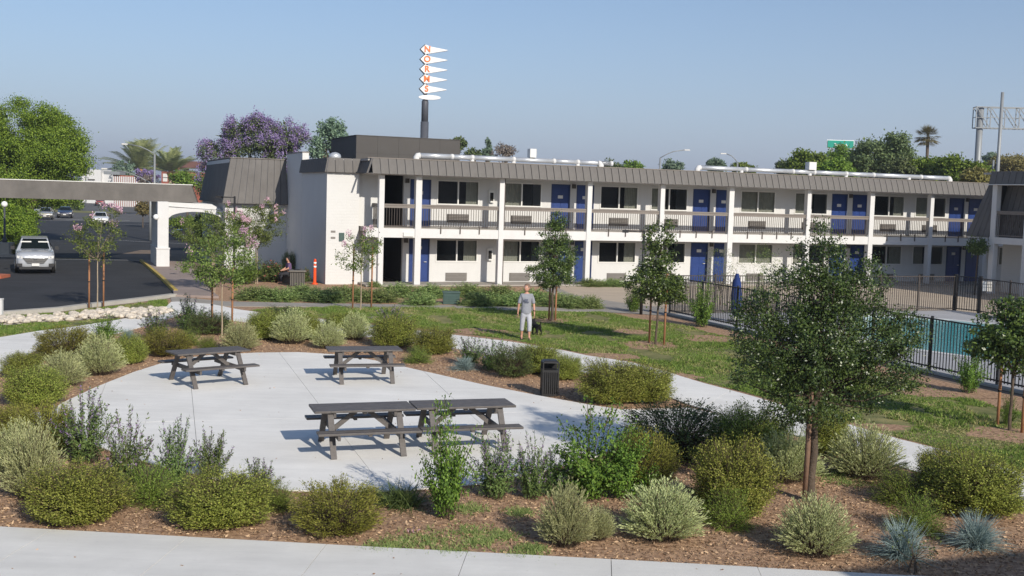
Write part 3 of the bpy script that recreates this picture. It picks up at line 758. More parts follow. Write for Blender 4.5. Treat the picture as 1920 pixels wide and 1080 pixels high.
wb = thing('white_warehouse', 'far white flat roofed building left of the palms', 'building', (atY(180, 330, 260)[0], 260, 0))
q = lambda px: atY(px, 330, 260)[0] - wb.location.x
z_ = lambda py: atY(180, py, 260)[1]
MB().box(q(162), q(189), 0, 12, 0, z_(318)).box(q(189), q(212), 1, 12, 0, z_(324)).box(q(150), q(162), 1, 12, 0, z_(324)).build('wall', 'trim', wb)
MB().box(q(165), q(178), -.2, 0, z_(338), z_(336)).build('awning', 'ac_d', wb)
lf_ = thing('striped_fence_front', 'far red and white striped frontage beyond the canopy roof', 'fence', (atY(235, 335, 230)[0], 230, 0))
q = lambda px: atY(px, 330, 230)[0] - lf_.location.x; z_ = lambda py: atY(235, py, 230)[1]
MB().box(q(211), q(262), .2, .6, 0, z_(329)).build('wall', 'redwall', lf_)
for k in range(13):
    x = q(212) + k * (q(260) - q(212)) / 12; MB().box(x - .12, x + .12, 0, .2, 0, z_(331)).build('post', 'trim', lf_)
MB().box(q(196), q(226), -.5, 3, z_(328), z_(322)).build('canopy_roof', 'steel', lf_)

# ================================================================== TALL SIGN
def text_mesh(s, size, ext=.02, name='letter'):
    cu = bpy.data.curves.new(name, 'FONT'); cu.body = s; cu.size = size; cu.extrude = ext; cu.align_x = 'CENTER'; cu.align_y = 'CENTER'; cu.offset = size * .025
    o = bpy.data.objects.new(name, cu); COL.objects.link(o)
    bpy.context.view_layer.update()
    me = bpy.data.meshes.new_from_object(o.evaluated_get(bpy.context.evaluated_depsgraph_get()))
    bpy.data.objects.remove(o); me.name = name
    me.transform(Matrix.Rotation(math.pi / 2, 4, 'X')); me.materials.clear(); return me
SY = 125.0; sxc, szc = atY(797, 200, SY)
sg = thing('pennant_sign', 'tall pole sign of five white pennants spelling NORMS in orange over a white oval', 'sign', (sxc, SY, 0), rad(6))
zz = lambda py: atY(797, py, SY)[1]
MB().tube([(0, .3, 0), (0, .3, zz(228))], .45, 12).tube([(0, .3, zz(228)), (0, .3, zz(190)), (0, .3, zz(187))], [.38, .38, .30], 12).tube([(0, .3, zz(187)), (0, .3, zz(88))], .2, 8).build('pole', 'pole_d', sg, True)
ppm = F_PX / SY
for ch, py in zip('NORMS', (93, 111.5, 130, 148.5, 167)):
    z = zz(py); h = 8.8 / ppm; L0 = -10.5 / ppm; L1 = 39 / ppm; mid = 2 / ppm
    pts = [(L0, 0), (mid - 3.5 / ppm, -h * .95), (mid + 5 / ppm, -h * .78), (L1, -.03), (L1, .03), (mid + 5 / ppm, h * .62), (mid - 3.5 / ppm, h)]
    m = MB(); n = len(pts)
    m.v = [(x, -.25, z + q_) for x, q_ in pts] + [(x, .25, z + q_) for x, q_ in pts]
    m.f = [tuple(range(n)), tuple(range(2 * n - 1, n - 1, -1))] + [(i, i + n, (i + 1) % n + n, (i + 1) % n) for i in range(n)]
    pn = m.build('pennant', 'sign_w', sg)
    link('letter', text_mesh(ch, 15.5 / ppm), 'sign_o', pn, (mid, -.29, z))
    MB().hexa([(L0 - .12, -.2, z), (L0 + .02, -.24, z), (L0 + .02, .3, z), (L0 - .12, .3, z), (mid - .35, -.2, z + h), (mid - .22, -.24, z + h), (mid - .22, .3, z + h), (mid - .35, .3, z + h)]).hexa([(mid - .35, -.2, z - h), (mid - .22, -.24, z - h), (mid - .22, .3, z - h), (mid - .35, .3, z - h), (L0 - .12, -.2, z), (L0 + .02, -.24, z), (L0 + .02, .3, z), (L0 - .12, .3, z)]).build('edge_return', 'pole_d', pn)
m = MB(); K = 20
for i in range(K):
    a = 2 * math.pi * i / K; m.v.append((8 / ppm + 20.5 / ppm * math.cos(a), -.2, zz(182.5) + 4.3 / ppm * math.sin(a)))
for i in range(K):
    a = 2 * math.pi * i / K; m.v.append((8 / ppm + 20.5 / ppm * math.cos(a), .2, zz(182.5) + 4.3 / ppm * math.sin(a)))
m.f = [tuple(range(K)), tuple(range(2 * K - 1, K - 1, -1))] + [(i, i + K, (i + 1) % K + K, (i + 1) % K) for i in range(K)]
m.build('oval_board', 'sign_w', sg)

# ================================================================== HIGHWAY SIGNS, GANTRY, LAMPS
def green_sign(px0, px1, py0, py1, Y, label, txt=None):
    xa, za = atY(px0, py0, Y); xb, zb = atY(px1, py1, Y); cx_ = (xa + xb) / 2
    g = thing('highway_sign', label, 'sign', (cx_, Y, 0), 0)
    w = (xb - xa) / 2
    b = MB().box(-w, w, -.1, .0, zb, za).build('board', 'sign_g', g)
    MB().box(-w - .08, w + .08, .0, .06, zb - .08, za + .08).build('border', 'sign_w', g)
    for x in (-w * .6, w * .6): MB().box(x - .12, x + .12, .1, .3, 0, za - .2).build('post', 'steel', g)
    if txt: link('lettering', text_mesh(txt, (za - zb) * .48), 'sign_w', g, (0, -.14, (za + zb) / 2 - .1))
    return g
green_sign(1552, 1600, 263, 278, 150, 'green highway sign with white lettering showing above the trees at right', 'Towne A')
green_sign(1246, 1274, 316, 321, 160, 'sliver of green highway sign just above the motel roof by the street lamps')
gY = 130; gx, gz = atY(1833, 300, gY)
gt = thing('sign_gantry', 'grey steel truss gantry on a thick pole above the wing roof', 'gantry', (gx, gY, 0), rad(-4))
zt_, zb_ = atY(1835, 201, gY)[1], atY(1835, 240, gY)[1]
MB().tube([(0, 0, 0), (0, 0, zt_)], .36, 14).build('pole', 'steel', gt, True)
tr = MB(); LG = 17; hy = .55
for y in (-hy, hy):
    for z in (zb_, zt_): tr.beam((-.65, y, z), (LG, y, z), .11)
    nb = 11
    for i in range(nb + 1):
        x = -.65 + (LG + .65) * i / nb; tr.beam((x, y, zb_), (x, y, zt_), .09)
        if i < nb:
            x2 = -.65 + (LG + .65) * (i + 1) / nb; tr.beam((x, y, zt_), (x2, y, zb_), .08)
for i in range(12):
    x = -.65 + (LG + .65) * i / 11
    for z in (zb_, (zb_ + zt_) / 2, zt_): tr.beam((x, -hy, z), (x, hy, z), .07)
    if i < 11: tr.beam((x, -hy, zb_), (x + (LG + .65) / 11, hy, zb_), .06)
tr.beam((-.65, -hy, (zb_ + zt_) / 2), (LG, -hy, (zb_ + zt_) / 2), .07)
tr.build('truss', 'steel', gt)
def lamp_post(label, px, pyb, pyt, Y, arm, h_arm, thick=.09, mat='steel', group=None, curved=True):
    x, zt = atY(px, pyt, Y)
    l = thing('street_lamp', label, 'street lamp', (x, Y, 0), 0, group)
    MB().tube([(0, 0, 0), (0, 0, zt)], [thick * 1.4, thick], 8).build('pole', mat, l, True)
    if arm:
        ppm = F_PX / Y; A = arm / ppm; Hh = h_arm / ppm
        if curved: pts = [(0, 0, zt), (A * .25, 0, zt + Hh * .42), (A * .55, 0, zt + Hh * .78), (A, 0, zt + Hh)]
        else: pts = [(0, 0, zt - .05), (A, 0, zt - .05 + Hh)]
        MB().tube(pts, thick * .6, 6).build('arm', mat, l, True)
        e = Vector(pts[-1]); s = 1 if A > 0 else -1
        MB().box(min(e.x, e.x + s * .55 * Y / 110), max(e.x, e.x + s * .55 * Y / 110), -.15, .15, e.z - .06, e.z + .05).build('lamp_head', 'alum' if mat == 'steel' else mat, l)
    return l
lamp_post('street lamp with a long curved arm reaching left across the palms', 290, 345, 289, 90, -50, 17, .08)
lamp_post('low street lamp with curved arm seen just over the canopy roof', 282, 345, 343, 92, -80, 24, .08)
lamp_post('street lamp with arm to the right, above the middle of the motel roof', 1238, 315, 296, 120, 44, 16, .09)
lamp_post('street lamp with arm to the left behind the right hand roof duct', 1383, 315, 305, 125, -22, 16, .09)
lamp_post('bare white pole standing in front of the truss gantry', 1880, 300, 173, 118, 0, 0, .17)
lamp_post('short white pole beside the hill at the far right', 1863, 300, 300, 140, 0, 0, .12)
lp = lamp_post('dark garden light pole with flat arm in front of the white brick wall', 440, 520, 368, 50, -24, 0, .045, 'binblack', curved=False)
lp = lamp_post('dark garden light pole with flat arm behind the staked tree', 1208, 590, 432, 44, -30, 0, .045, 'binblack', curved=False)

nbk = MB().box(0, 16, -14, 0, 0, 6.9).build('hotel_block_behind', 'wall', None, loc=(10.9, 2.55, 0), rz=math.atan2(1.1, 3.0)); tag(nbk, kind='structure')

# ================================================================== PLANTS
M['lf_round'] = leafmat('olive_shrub_leaf', (.14, .18, .03), (.48, .53, .11), .38, c3=(.56, .48, .17))
M['lf_gold'] = leafmat('golden_shrub_leaf', (.15, .17, .025), (.42, .41, .085), .35)
M['lf_dark'] = leafmat('dark_shrub_leaf', (.055, .09, .028), (.17, .225, .065), .3)
M['lf_silver'] = leafmat('silver_shrub_leaf', (.33, .37, .15), (.74, .77, .40), .32)
M['lf_sage'] = leafmat('sage_leaf', (.065, .115, .035), (.22, .30, .09), .28)
M['lf_bright'] = leafmat('bright_shrub_leaf', (.04, .095, .014), (.22, .34, .055), .28)
M['lf_feather'] = leafmat('feathery_leaf', (.12, .22, .03), (.36, .46, .09), .3)
M['lf_fescue'] = leafmat('blue_fescue_blade', (0.143, 0.198, 0.187), (0.330, 0.418, 0.396), .2)
M['lf_hedge'] = leafmat('rosemary_leaf', (.13, .22, .06), (.42, .50, .18), .3)
M['lf_oak'] = leafmat('oak_leaf', (.016, .034, .010), (.105, .145, .034), .18, .38)
M['lf_oak'].node_tree.nodes['Principled BSDF'].inputs['Specular IOR Level'].default_value = .5
M['lf_pear'] = leafmat('pear_leaf', (.022, .050, .010), (.15, .215, .045), .22, .38)
M['lf_pear'].node_tree.nodes['Principled BSDF'].inputs['Specular IOR Level'].default_value = .5
M['lf_crape'] = leafmat('crape_myrtle_leaf', (.05, .085, .02), (.23, .29, .07), .28)
M['lf_tree'] = leafmat('tree_leaf', (0.068, 0.128, 0.018), (0.240, 0.330, 0.053), .3)
M['lf_lime'] = leafmat('ficus_leaf', (.045, .085, .010), (.26, .33, .04), .25)
M['lf_far'] = leafmat('far_tree_leaf', (0.068, 0.105, 0.045), (0.195, 0.240, 0.098), .3)
M['lf_euc'] = leafmat('eucalyptus_leaf', (0.105, 0.165, 0.112), (0.255, 0.345, 0.225), .3)
M['lf_bare'] = leafmat('thin_grey_leaf', (0.195, 0.165, 0.150), (0.360, 0.315, 0.255), .3)
M['lf_olive'] = leafmat('brown_olive_leaf', (0.135, 0.120, 0.045), (0.300, 0.255, 0.090), .3)
M['lf_palm'] = leafmat('palm_leaf', (.13, .18, .06), (.42, .46, .20), .25)
M['fl_pink'] = leafmat('pink_blossom', (.60, .34, .44), (.86, .62, .70), .3)
M['fl_purple'] = leafmat('lilac_blossom', (.19, .13, .30), (.42, .33, .56), .3)
M['fl_salvia'] = leafmat('salvia_flower', (0.210, 0.135, 0.300), (0.480, 0.360, 0.540), .3)
M['fl_white'] = leafmat('white_blossom', (0.600, 0.600, 0.500), (0.850, 0.850, 0.800), .3)
M['fl_orange'] = leafmat('coral_blossom', (.35, .08, .06), (.55, .24, .19), .3)
M['grass'] = leafmat('grass_blade', (.08, .14, .022), (.26, .34, .075), .3)
M['grass_dry'] = leafmat('dry_grass_blade', (.19, .19, .06), (.46, .42, .20), .3)
M['chip'] = leafmat('mulch_chip', (.11, .055, .032), (.52, .35, .23), 0, .9)
M['twig'] = pmat('twig', (.09, .065, .045), .95, .3, 10)

def dome(rng, n, h, r, mode='dome', pmax=1.75):
    az = rng.uniform(0, 2 * np.pi, n)
    if mode == 'ball':
        cz = rng.uniform(-.75, 1, n); sx = np.sqrt(1 - cz ** 2)
        lump = 1 + .10 * np.sin(az * 3 + cz * 4 + rng.uniform(0, 6)) + .06 * np.sin(az * 7 + 2)
        R = r * np.power(sx, .75) * lump
        return np.stack([R * np.cos(az), R * np.sin(az), h * (.5 + .5 * np.sign(cz) * np.abs(cz) ** .9) * (.95 + .08 * np.sin(az * 4))], 1), az
    ph = np.arccos(1 - rng.uniform(0, 1, n) * (1 - math.cos(pmax)))
    R = r * np.sin(ph); z = h * np.maximum(np.cos(ph), .05)
    return np.stack([R * np.cos(az), R * np.sin(az), z], 1), az
def shoots(seed, n, h, r, mode='dome', pmax=1.4, base=.25, start=.4, k=14, ll=.03, lw=.012, fwd=1.0, jit=.12, lenvar=.2,
           stem_w=.006, flower=0, fstart=.7, fl=.02, up=.6):
    """shoots curving out from the base to a dome; leaves along the outer part of each.  Returns arrays of leaf quads, stem quads and flower quads"""
    rng = np.random.default_rng(seed)
    tip, az = dome(rng, n, h, r, mode, pmax)
    tip *= (1 + rng.uniform(-lenvar, lenvar * .5, n))[:, None]
    tip[:, 2] = np.maximum(tip[:, 2], .04)
    b = tip.copy() * base; b[:, 2] = 0
    b[:, :2] += rng.normal(0, r * .05, (n, 2))
    c = b * (1 - up) + tip * up * .6; c[:, 2] = tip[:, 2] * .62
    def bez(s):
        s = s[..., None]
        return (1 - s) ** 2 * b[:, None] + 2 * s * (1 - s) * c[:, None] + s ** 2 * tip[:, None]
    def tan(s):
        s = s[..., None]
        return norm(2 * (1 - s) * (c - b)[:, None] + 2 * s * (tip - c)[:, None])
    s = start + (1 - start) * rng.uniform(0, 1, (n, k)) ** .9
    p = bez(s).reshape(-1, 3); t = tan(s).reshape(-1, 3)
    d = norm(rng.normal(size=p.shape)); a = norm(t * fwd + d)
    p = p + rng.normal(0, jit * .1, p.shape)
    m = len(p); leaves = diamonds(p, a, ll * rng.uniform(.7, 1.3, m), lw * rng.uniform(.7, 1.3, m), rng, norm(p - np.array([0, 0, h * .3])) + np.array([.0, 0, .35]))
    ss = np.tile(np.linspace(0, 1, 4), (n, 1)); P = bez(ss); side = norm(np.cross(tan(ss).reshape(-1, 3), rng.normal(size=(n * 4, 3)))).reshape(n, 4, 3) * stem_w / 2
    st = np.stack([P[:, :-1] - side[:, :-1], P[:, :-1] + side[:, :-1], P[:, 1:] + side[:, 1:] * .6, P[:, 1:] - side[:, 1:] * .6], 2).reshape(-1, 4, 3)
    F = None
    if flower:
        s2 = fstart + (1 - fstart) * rng.uniform(0, 1, (n, flower)); pf = bez(s2).reshape(-1, 3)
        keep = rng.uniform(0, 1, n).repeat(flower) < .7; pf = pf[keep]
        F = diamonds(pf + rng.normal(0, .006, pf.shape), norm(rng.normal(size=pf.shape)), fl * rng.uniform(.7, 1.3, len(pf)), fl * .8, rng)
    return leaves, st, F
def blades(seed, n, h, r, w=.006, droop=.5, base=.06):
    rng = np.random.default_rng(seed)
    az = rng.uniform(0, 2 * np.pi, n); inc = np.abs(rng.normal(0, .65, n)); inc = np.minimum(inc, 1.35)
    L = h * rng.uniform(.75, 1.1, n); dirv = np.stack([np.sin(inc) * np.cos(az), np.sin(inc) * np.sin(az), np.cos(inc)], 1)
    b = np.stack([rng.normal(0, base, n), rng.normal(0, base, n), np.zeros(n)], 1)
    S = np.linspace(0, 1, 5); out = np.stack([np.cos(az), np.sin(az), np.zeros(n)], 1)
    P = [b + dirv * (L * s)[:, None] * np.array([r / h, r / h, 1]) + out * (droop * .3 * L * s * s)[:, None] - np.array([0, 0, 1]) * (droop * .45 * L * s ** 2.5 * (inc > .3))[:, None] for s in S]
    P = np.stack(P, 1); P[:, :, 2] = np.maximum(P[:, :, 2], .01)
    side = norm(np.cross(dirv, rng.normal(size=dirv.shape)))[:, None] * (w / 2 * np.array([1, 1, .9, .6, .1]))[None, :, None]
    return np.stack([P[:, :-1] - side[:, :-1], P[:, :-1] + side[:, :-1], P[:, 1:] + side[:, 1:], P[:, 1:] - side[:, 1:]], 2).reshape(-1, 4, 3)

KIND = {}
def variants(key, n, fn):
    KIND[key] = [fn(i) for i in range(n)]
def shrub_mesh(key, i, mat, stem='twig', flm='fl_salvia', **kw):
    lv, st, F = shoots(hash(key) % 1 + 100 * i + len(key) * 7, **kw)
    parts = [('foliage', quadmesh(key + '_foliage', lv, [mat])), ('stem', quadmesh(key + '_stem', st, [stem]))]
    if F is not None: parts.append(('blossom', quadmesh(key + '_blossom', F, [flm])))
    return parts
# every variant is modelled about one metre wide and one metre high and scaled when placed
variants('R', 4, lambda i: shrub_mesh('round', i, 'lf_round', n=1700, h=1, r=.5, mode='ball', base=.15, start=.68, k=15, ll=.028, lw=.013, fwd=1.0, jit=.25, lenvar=.17, up=.5))
variants('O', 2, lambda i: shrub_mesh('golden', i, 'lf_gold', n=800, h=1, r=.5, mode='ball', base=.2, start=.66, k=19, ll=.034, lw=.011, fwd=1.6, jit=.2, lenvar=.12, up=.5))
variants('D', 2, lambda i: shrub_mesh('darkround', i, 'lf_dark', n=800, h=1, r=.5, mode='ball', base=.15, start=.7, k=12, ll=.036, lw=.013, fwd=1.0, jit=.2, lenvar=.14, up=.5))
variants('S', 4, lambda i: shrub_mesh('silver', i, 'lf_silver', n=640, h=1, r=.54, mode='dome', pmax=1.38, base=.38, start=.38, k=24, ll=.050, lw=.0085, fwd=2.6, jit=.06, lenvar=.20, up=.55))
variants('V', 4, lambda i: shrub_mesh('salvia', i, 'lf_sage', n=70, h=1, r=.5, mode='dome', pmax=1.1, base=.5, start=.05, k=52, ll=.058, lw=.020, fwd=.7, jit=.14, lenvar=.4, flower=20, fstart=.72, fl=.024, up=.3))
variants('L', 3, lambda i: shrub_mesh('leafy', i, 'lf_bright', n=44, h=1, r=.56, mode='dome', pmax=1.25, base=.25, start=.12, k=120, ll=.044, lw=.022, fwd=.5, jit=.36, lenvar=.35, up=.3, stem_w=.012))
variants('F', 3, lambda i: shrub_mesh('feather', i, 'lf_feather', n=420, h=1, r=.5, mode='dome', pmax=1.6, base=.3, start=.3, k=20, ll=.055, lw=.008, fwd=1.3, jit=.2, lenvar=.3, up=.4))
variants('H', 3, lambda i: shrub_mesh('hedge', i, 'lf_hedge', n=420, h=1, r=.5, mode='dome', pmax=1.6, base=.3, start=.4, k=16, ll=.07, lw=.022, fwd=1.1, jit=.2, lenvar=.3, up=.4))
variants('P', 2, lambda i: shrub_mesh('rose', i, 'lf_dark', n=70, h=1, r=.5, mode='dome', pmax=1.5, base=.3, start=.2, k=70, ll=.07, lw=.045, fwd=.5, jit=.5, lenvar=.3, flower=4, fstart=.86, fl=.07, up=.4, flm='fl_orange'))
variants('B', 2, lambda i: [('foliage', quadmesh('fescue', blades(40 + i, 900, .9, .55, .012, .8), ['lf_fescue']))])
variants('T', 2, lambda i: [('foliage', quadmesh('tuft', blades(60 + i, 500, .9, .55, .014, .9, .12), ['lf_dark']))])
WORD = dict(R=('round_shrub', 'shrub'), O=('golden_shrub', 'shrub'), D=('dark_shrub', 'shrub'), S=('silver_shrub', 'shrub'), V=('salvia_plant', 'salvia'), L=('leafy_shrub', 'shrub'),
            F=('feathery_plant', 'plant'), H=('rosemary_clump', 'shrub'), P=('rose_bush', 'rose bush'), B=('fescue_clump', 'ornamental grass'), T=('grass_tuft', 'grass'))
GRP = dict(R='rounded olive shrubs around the plaza', O='golden shrubs around the plaza', D='dark shrubs around the plaza', S='silver green shrubs around the plaza', V='salvia plants around the plaza', L='upright leafy shrubs', F='feathery plants in the bed',
           H='rosemary clumps along the motel', P='rose bushes by the building', B='blue fescue clumps in the bed', T='grass tufts in the bed')
cnt = {}
def plant(kind, px, py, w, h, label, mats=None):
    """centre and foot of the plant in the photograph, its width and height there in pixels"""
    i = cnt.get(kind, 0); cnt[kind] = i + 1
    s = scl(px, py); wm = w / s; x, y = G(px, py)
    hm = (h / s) * 1.0 - wm * .28 * (CAM_H / max(y, 1)); hm = max(hm * 1.02, .25 * wm, .12)
    y += wm * .42
    nm, cat = WORD[kind]
    o = thing(nm, label, cat, (x, y, .0), random.Random(px * 7 + py).uniform(0, 6.28), GRP[kind])
    o.scale = (wm, wm, hm)
    if y > 40 and kind in 'HP': cat = cat
    for pn, me in KIND[kind][i % len(KIND[kind])]:
        c = link(pn, me, None, o)
    return o
PL = [
 # front row along the pavement
 ('R', 112, 998, 195, 128, 'big olive green shrub in the front row, leftmost beside the pavement'),
 ('R', 392, 1006, 200, 122, 'broad olive shrub in the front row between two bare mulch gaps'),
 ('O', 622, 1020, 172, 118, 'rounded golden green shrub in the front row, right of the widest mulch gap'),
 ('S', 1062, 1036, 112, 128, 'silver green upright shrub in the front row, next to its smaller twin'),
 ('S', 1122, 1020, 70, 70, 'small silver shrub tucked against the right side of a bigger one'),
 ('S', 1250, 1030, 165, 128, 'silver green shrub in the front row between the leafy shrubs and the oak'),
 ('S', 1545, 1058, 148, 128, 'silver green shrub directly in front of the oak trunk'),
 ('B', 1705, 1062, 112, 92, 'blue fescue clump beside the front silver shrub, left of two'),
 ('B', 1848, 1042, 112, 84, 'blue fescue clump nearest the lower right corner'),
 ('L', 838, 985, 118, 225, 'tall bright green leafy shrub standing alone before the double table'),
 ('L', 1110, 955, 175, 195, 'bright green leafy shrub at the right end of the salvia group'),
 ('L', 1175, 950, 130, 150, 'bright leafy shrub pressed against the golden shrub'),
 ('V', 930, 948, 130, 130, 'salvia clump with thin spikes right of the tall leafy shrub'),
 ('V', 1000, 945, 90, 120, 'salvia clump with one tall spike left of the bright leafy shrub'),
 ('V', 1040, 940, 90, 90, 'dull green salvia with faded flowers by the leafy shrubs'),
 ('V', 318, 925, 95, 130, 'salvia with upright spikes rising between the two front olive shrubs'),
 ('V', 385, 905, 95, 95, 'salvia with grey spikes behind the broad olive shrub'),
 ('V', 222, 925, 105, 145, 'salvia with dark spikes right of the leftmost front shrub'),
 ('V', 140, 880, 130, 140, 'salvia with mauve flower tips before the left corner of the plaza'),
 ('V', 475, 945, 100, 78, 'low salvia between the broad olive shrub and the golden one'),
 ('F', 262, 958, 140, 90, 'feathery green plant between the two front olive shrubs'),
 ('F', 515, 965, 80, 62, 'feathery green plant just left of the golden front shrub'),
 ('T', 748, 962, 110, 60, 'dark green grass tuft on the mulch before the plaza edge'),
 ('T', 690, 950, 80, 44, 'smaller dark grass tuft at the plaza edge beside the golden shrub'),
 ('O', 1212, 935, 130, 130, 'golden green shrub right of the leafy shrubs'),
 ('R', 1385, 985, 165, 165, 'large olive shrub with a pointed top left of the oak trunk'),
 ('F', 1372, 1002, 110, 92, 'bright feathery plant at the foot of the pointed olive shrub'),
 ('D', 1285, 880, 235, 128, 'dark shaded shrub between plaza and oak'),
 ('R', 1415, 885, 160, 122, 'olive shrub in the oak tree shade beside the curved path'),
 ('S', 1490, 915, 135, 108, 'silver shrub right behind the oak trunk'),
 ('S', 1640, 908, 145, 112, 'silver shrub at the edge of the curved path right of the oak'),
 ('R', 1560, 862, 85, 95, 'olive shrub half hidden behind the oak trunk and silver shrubs'),
 ('F', 1705, 958, 120, 80, 'feathery plant left of the large right hand shrub'),
 ('F', 1735, 1012, 120, 84, 'second feathery plant just above the blue fescue'),
 ('R', 1860, 985, 190, 138, 'large olive shrub at the right edge of the photo'),
 ('R', 1800, 935, 130, 98, 'olive shrub between the curved path and the right edge shrub'),
 # left bank
 ('S', 40, 945, 120, 150, 'tall pale silver shrub at the left edge of the photo'),
 ('S', 8, 900, 110, 110, 'second pale silver shrub at the left edge, behind the tall one'),
 ('O', 62, 862, 120, 110, 'golden shrub at the left end of the plaza'),
 ('V', 100, 820, 60, 60, 'small salvia at the left corner of the plaza'),
 ('O', 8, 818, 80, 62, 'low golden shrub cut by the left edge of the photo'),
 ('R', 45, 768, 115, 82, 'olive shrub lowest of the left bank above the plaza corner'),
 ('S', 102, 730, 92, 72, 'silver shrub of the left bank nearest the photo edge'),
 ('S', 172, 708, 92, 82, 'larger silver shrub of the left bank with sharply pointed shoots'),
 ('O', 105, 682, 120, 72, 'golden shrub at the top of the left bank beside the path'),
 ('R', 30, 712, 80, 52, 'low olive shrub where the left bank meets the path'),
 ('R', 233, 686, 66, 60, 'small round olive shrub right of the silver left bank shrubs'),
 ('O', 300, 672, 98, 56, 'golden shrub behind the leftmost picnic table'),
 ('L', 186, 648, 66, 56, 'leafy green shrub with pale blooms on the left bank'),
 ('V', 285, 640, 72, 58, 'grey salvia above the leftmost picnic table'),
 ('V', 345, 622, 76, 62, 'dark spiky salvia beside the left staked tree'),
 ('B', 235, 640, 34, 26, 'grey tuft between the leafy shrub and the salvia'),
 ('F', 345, 650, 58, 34, 'bright feathery plant left of the staked crape myrtle'),
 ('F', 386, 656, 44, 26, 'small feathery plant at the foot of the staked crape myrtle'),
 ('D', 385, 630, 86, 48, 'dark shrub directly behind the stakes of the crape myrtle'),
 ('S', 443, 662, 72, 62, 'silver shrub right of the staked crape myrtle'),
 ('R', 492, 640, 76, 60, 'olive shrub between two silver shrubs of the back row'),
 ('S', 540, 648, 78, 68, 'roundest silver shrub of the back row'),
 ('R', 575, 640, 50, 52, 'olive shrub just right of the roundest silver shrub'),
 ('S', 612, 657, 64, 54, 'silver shrub left of the middle picnic table'),
 ('S', 662, 640, 62, 54, 'silver shrub right behind the middle picnic table'),
 ('D', 520, 608, 90, 34, 'low dark shrub along the path behind the back row'),
 ('R', 640, 618, 80, 32, 'low olive shrub along the path beyond the middle picnic table'),
 ('R', 735, 655, 92, 66, 'olive shrub right of the middle picnic table'),
 ('V', 730, 622, 84, 44, 'salvia behind the shrubs right of the middle table'),
 ('R', 810, 668, 84, 56, 'olive shrub nearest the path bend right of the middle table'),
 ('F', 782, 684, 62, 34, 'bright feathery plant on the plaza edge right of the middle table'),
 ('V', 880, 690, 74, 56, 'salvia with thin spikes left of the man walking'),
 ('B', 869, 697, 48, 30, 'small blue fescue at the plaza edge'),
 ('V', 925, 700, 80, 62, 'purple tinged salvia below the man walking'),
 ('D', 962, 712, 80, 66, 'dark shrub left of the black litter bin'),
 ('R', 1010, 705, 92, 62, 'tall olive shrub behind the black litter bin'),
 ('R', 1062, 716, 66, 50, 'olive shrub right of the black litter bin'),
 ('R', 1150, 764, 130, 90, 'wide olive shrub between the litter bin and the path'),
 ('R', 1215, 762, 110, 82, 'right half of the wide shrub group beside the path junction'),
 # by the building
 ('P', 505, 530, 60, 42, 'rose bush with coral blooms beside the tan litter bin'),
 ('P', 570, 528, 24, 26, 'small flowering bush in the corner by the orange post'),
 ('L', 455, 535, 66, 66, 'leafy bush below the two crape myrtles at the wall'),
 ('D', 540, 512, 30, 42, 'dark shrub against the shaded brick wall'),
 ('F', 345, 515, 18, 18, 'tiny plant at the edge of the entry walk'),
 ('L', 1320, 616, 62, 88, 'upright leafy shrub against the front of the iron fence'),
 ('L', 1825, 742, 66, 92, 'leafy shrub against the iron fence by the pool'),
 ('L', 1190, 587, 42, 62, 'dark leafy shrub at the edge of the driveway'),
 ('L', 1896, 800, 34, 60, 'small leafy shrub between the stakes at the right edge'),
]
for a in PL: plant(*a)
hx = [(470, 562, 62), (515, 564, 60), (560, 558, 64), (605, 566, 62), (648, 560, 60), (700, 566, 66), (742, 556, 58), (785, 572, 50), (806, 557, 56), (893, 574, 46), (872, 556, 56), (905, 572, 62), (935, 560, 60), (962, 574, 56), (1000, 566, 60), (1048, 575, 56), (1076, 578, 44), (1108, 578, 36)]
hl = ['left end of the rosemary bed below the rose bush', 'below the shaded brick wall', 'before the tan litter bin', 'below the orange post', 'left of the staked tree by the wall', 'right of the staked tree by the wall',
      'before the first white column', 'beside the bare mulch gap', 'behind the utility box to its left', 'just right of the utility box', 'behind the green utility box', 'left of the walking man', 'upslope left of the walking man', 'directly behind the walking man',
      'between the man and the small oak', 'right of the small oak trunk', 'second last before the driveway', 'smallest, beside the driveway']
for (px, py, w), l in zip(hx, hl): plant('H', px, py + 3, w * 1.5, 27, 'green rosemary clump ' + l)
for (px, w) in ((1110, 60), (1150, 60), (700, 30)):
    plant('H', px, 539, w, 12, 'low groundcover clump at the foot of the motel wall, ' + {1110: 'below the blue doors', 1150: 'below the third window', 700: 'beside the breezeway'}[px])

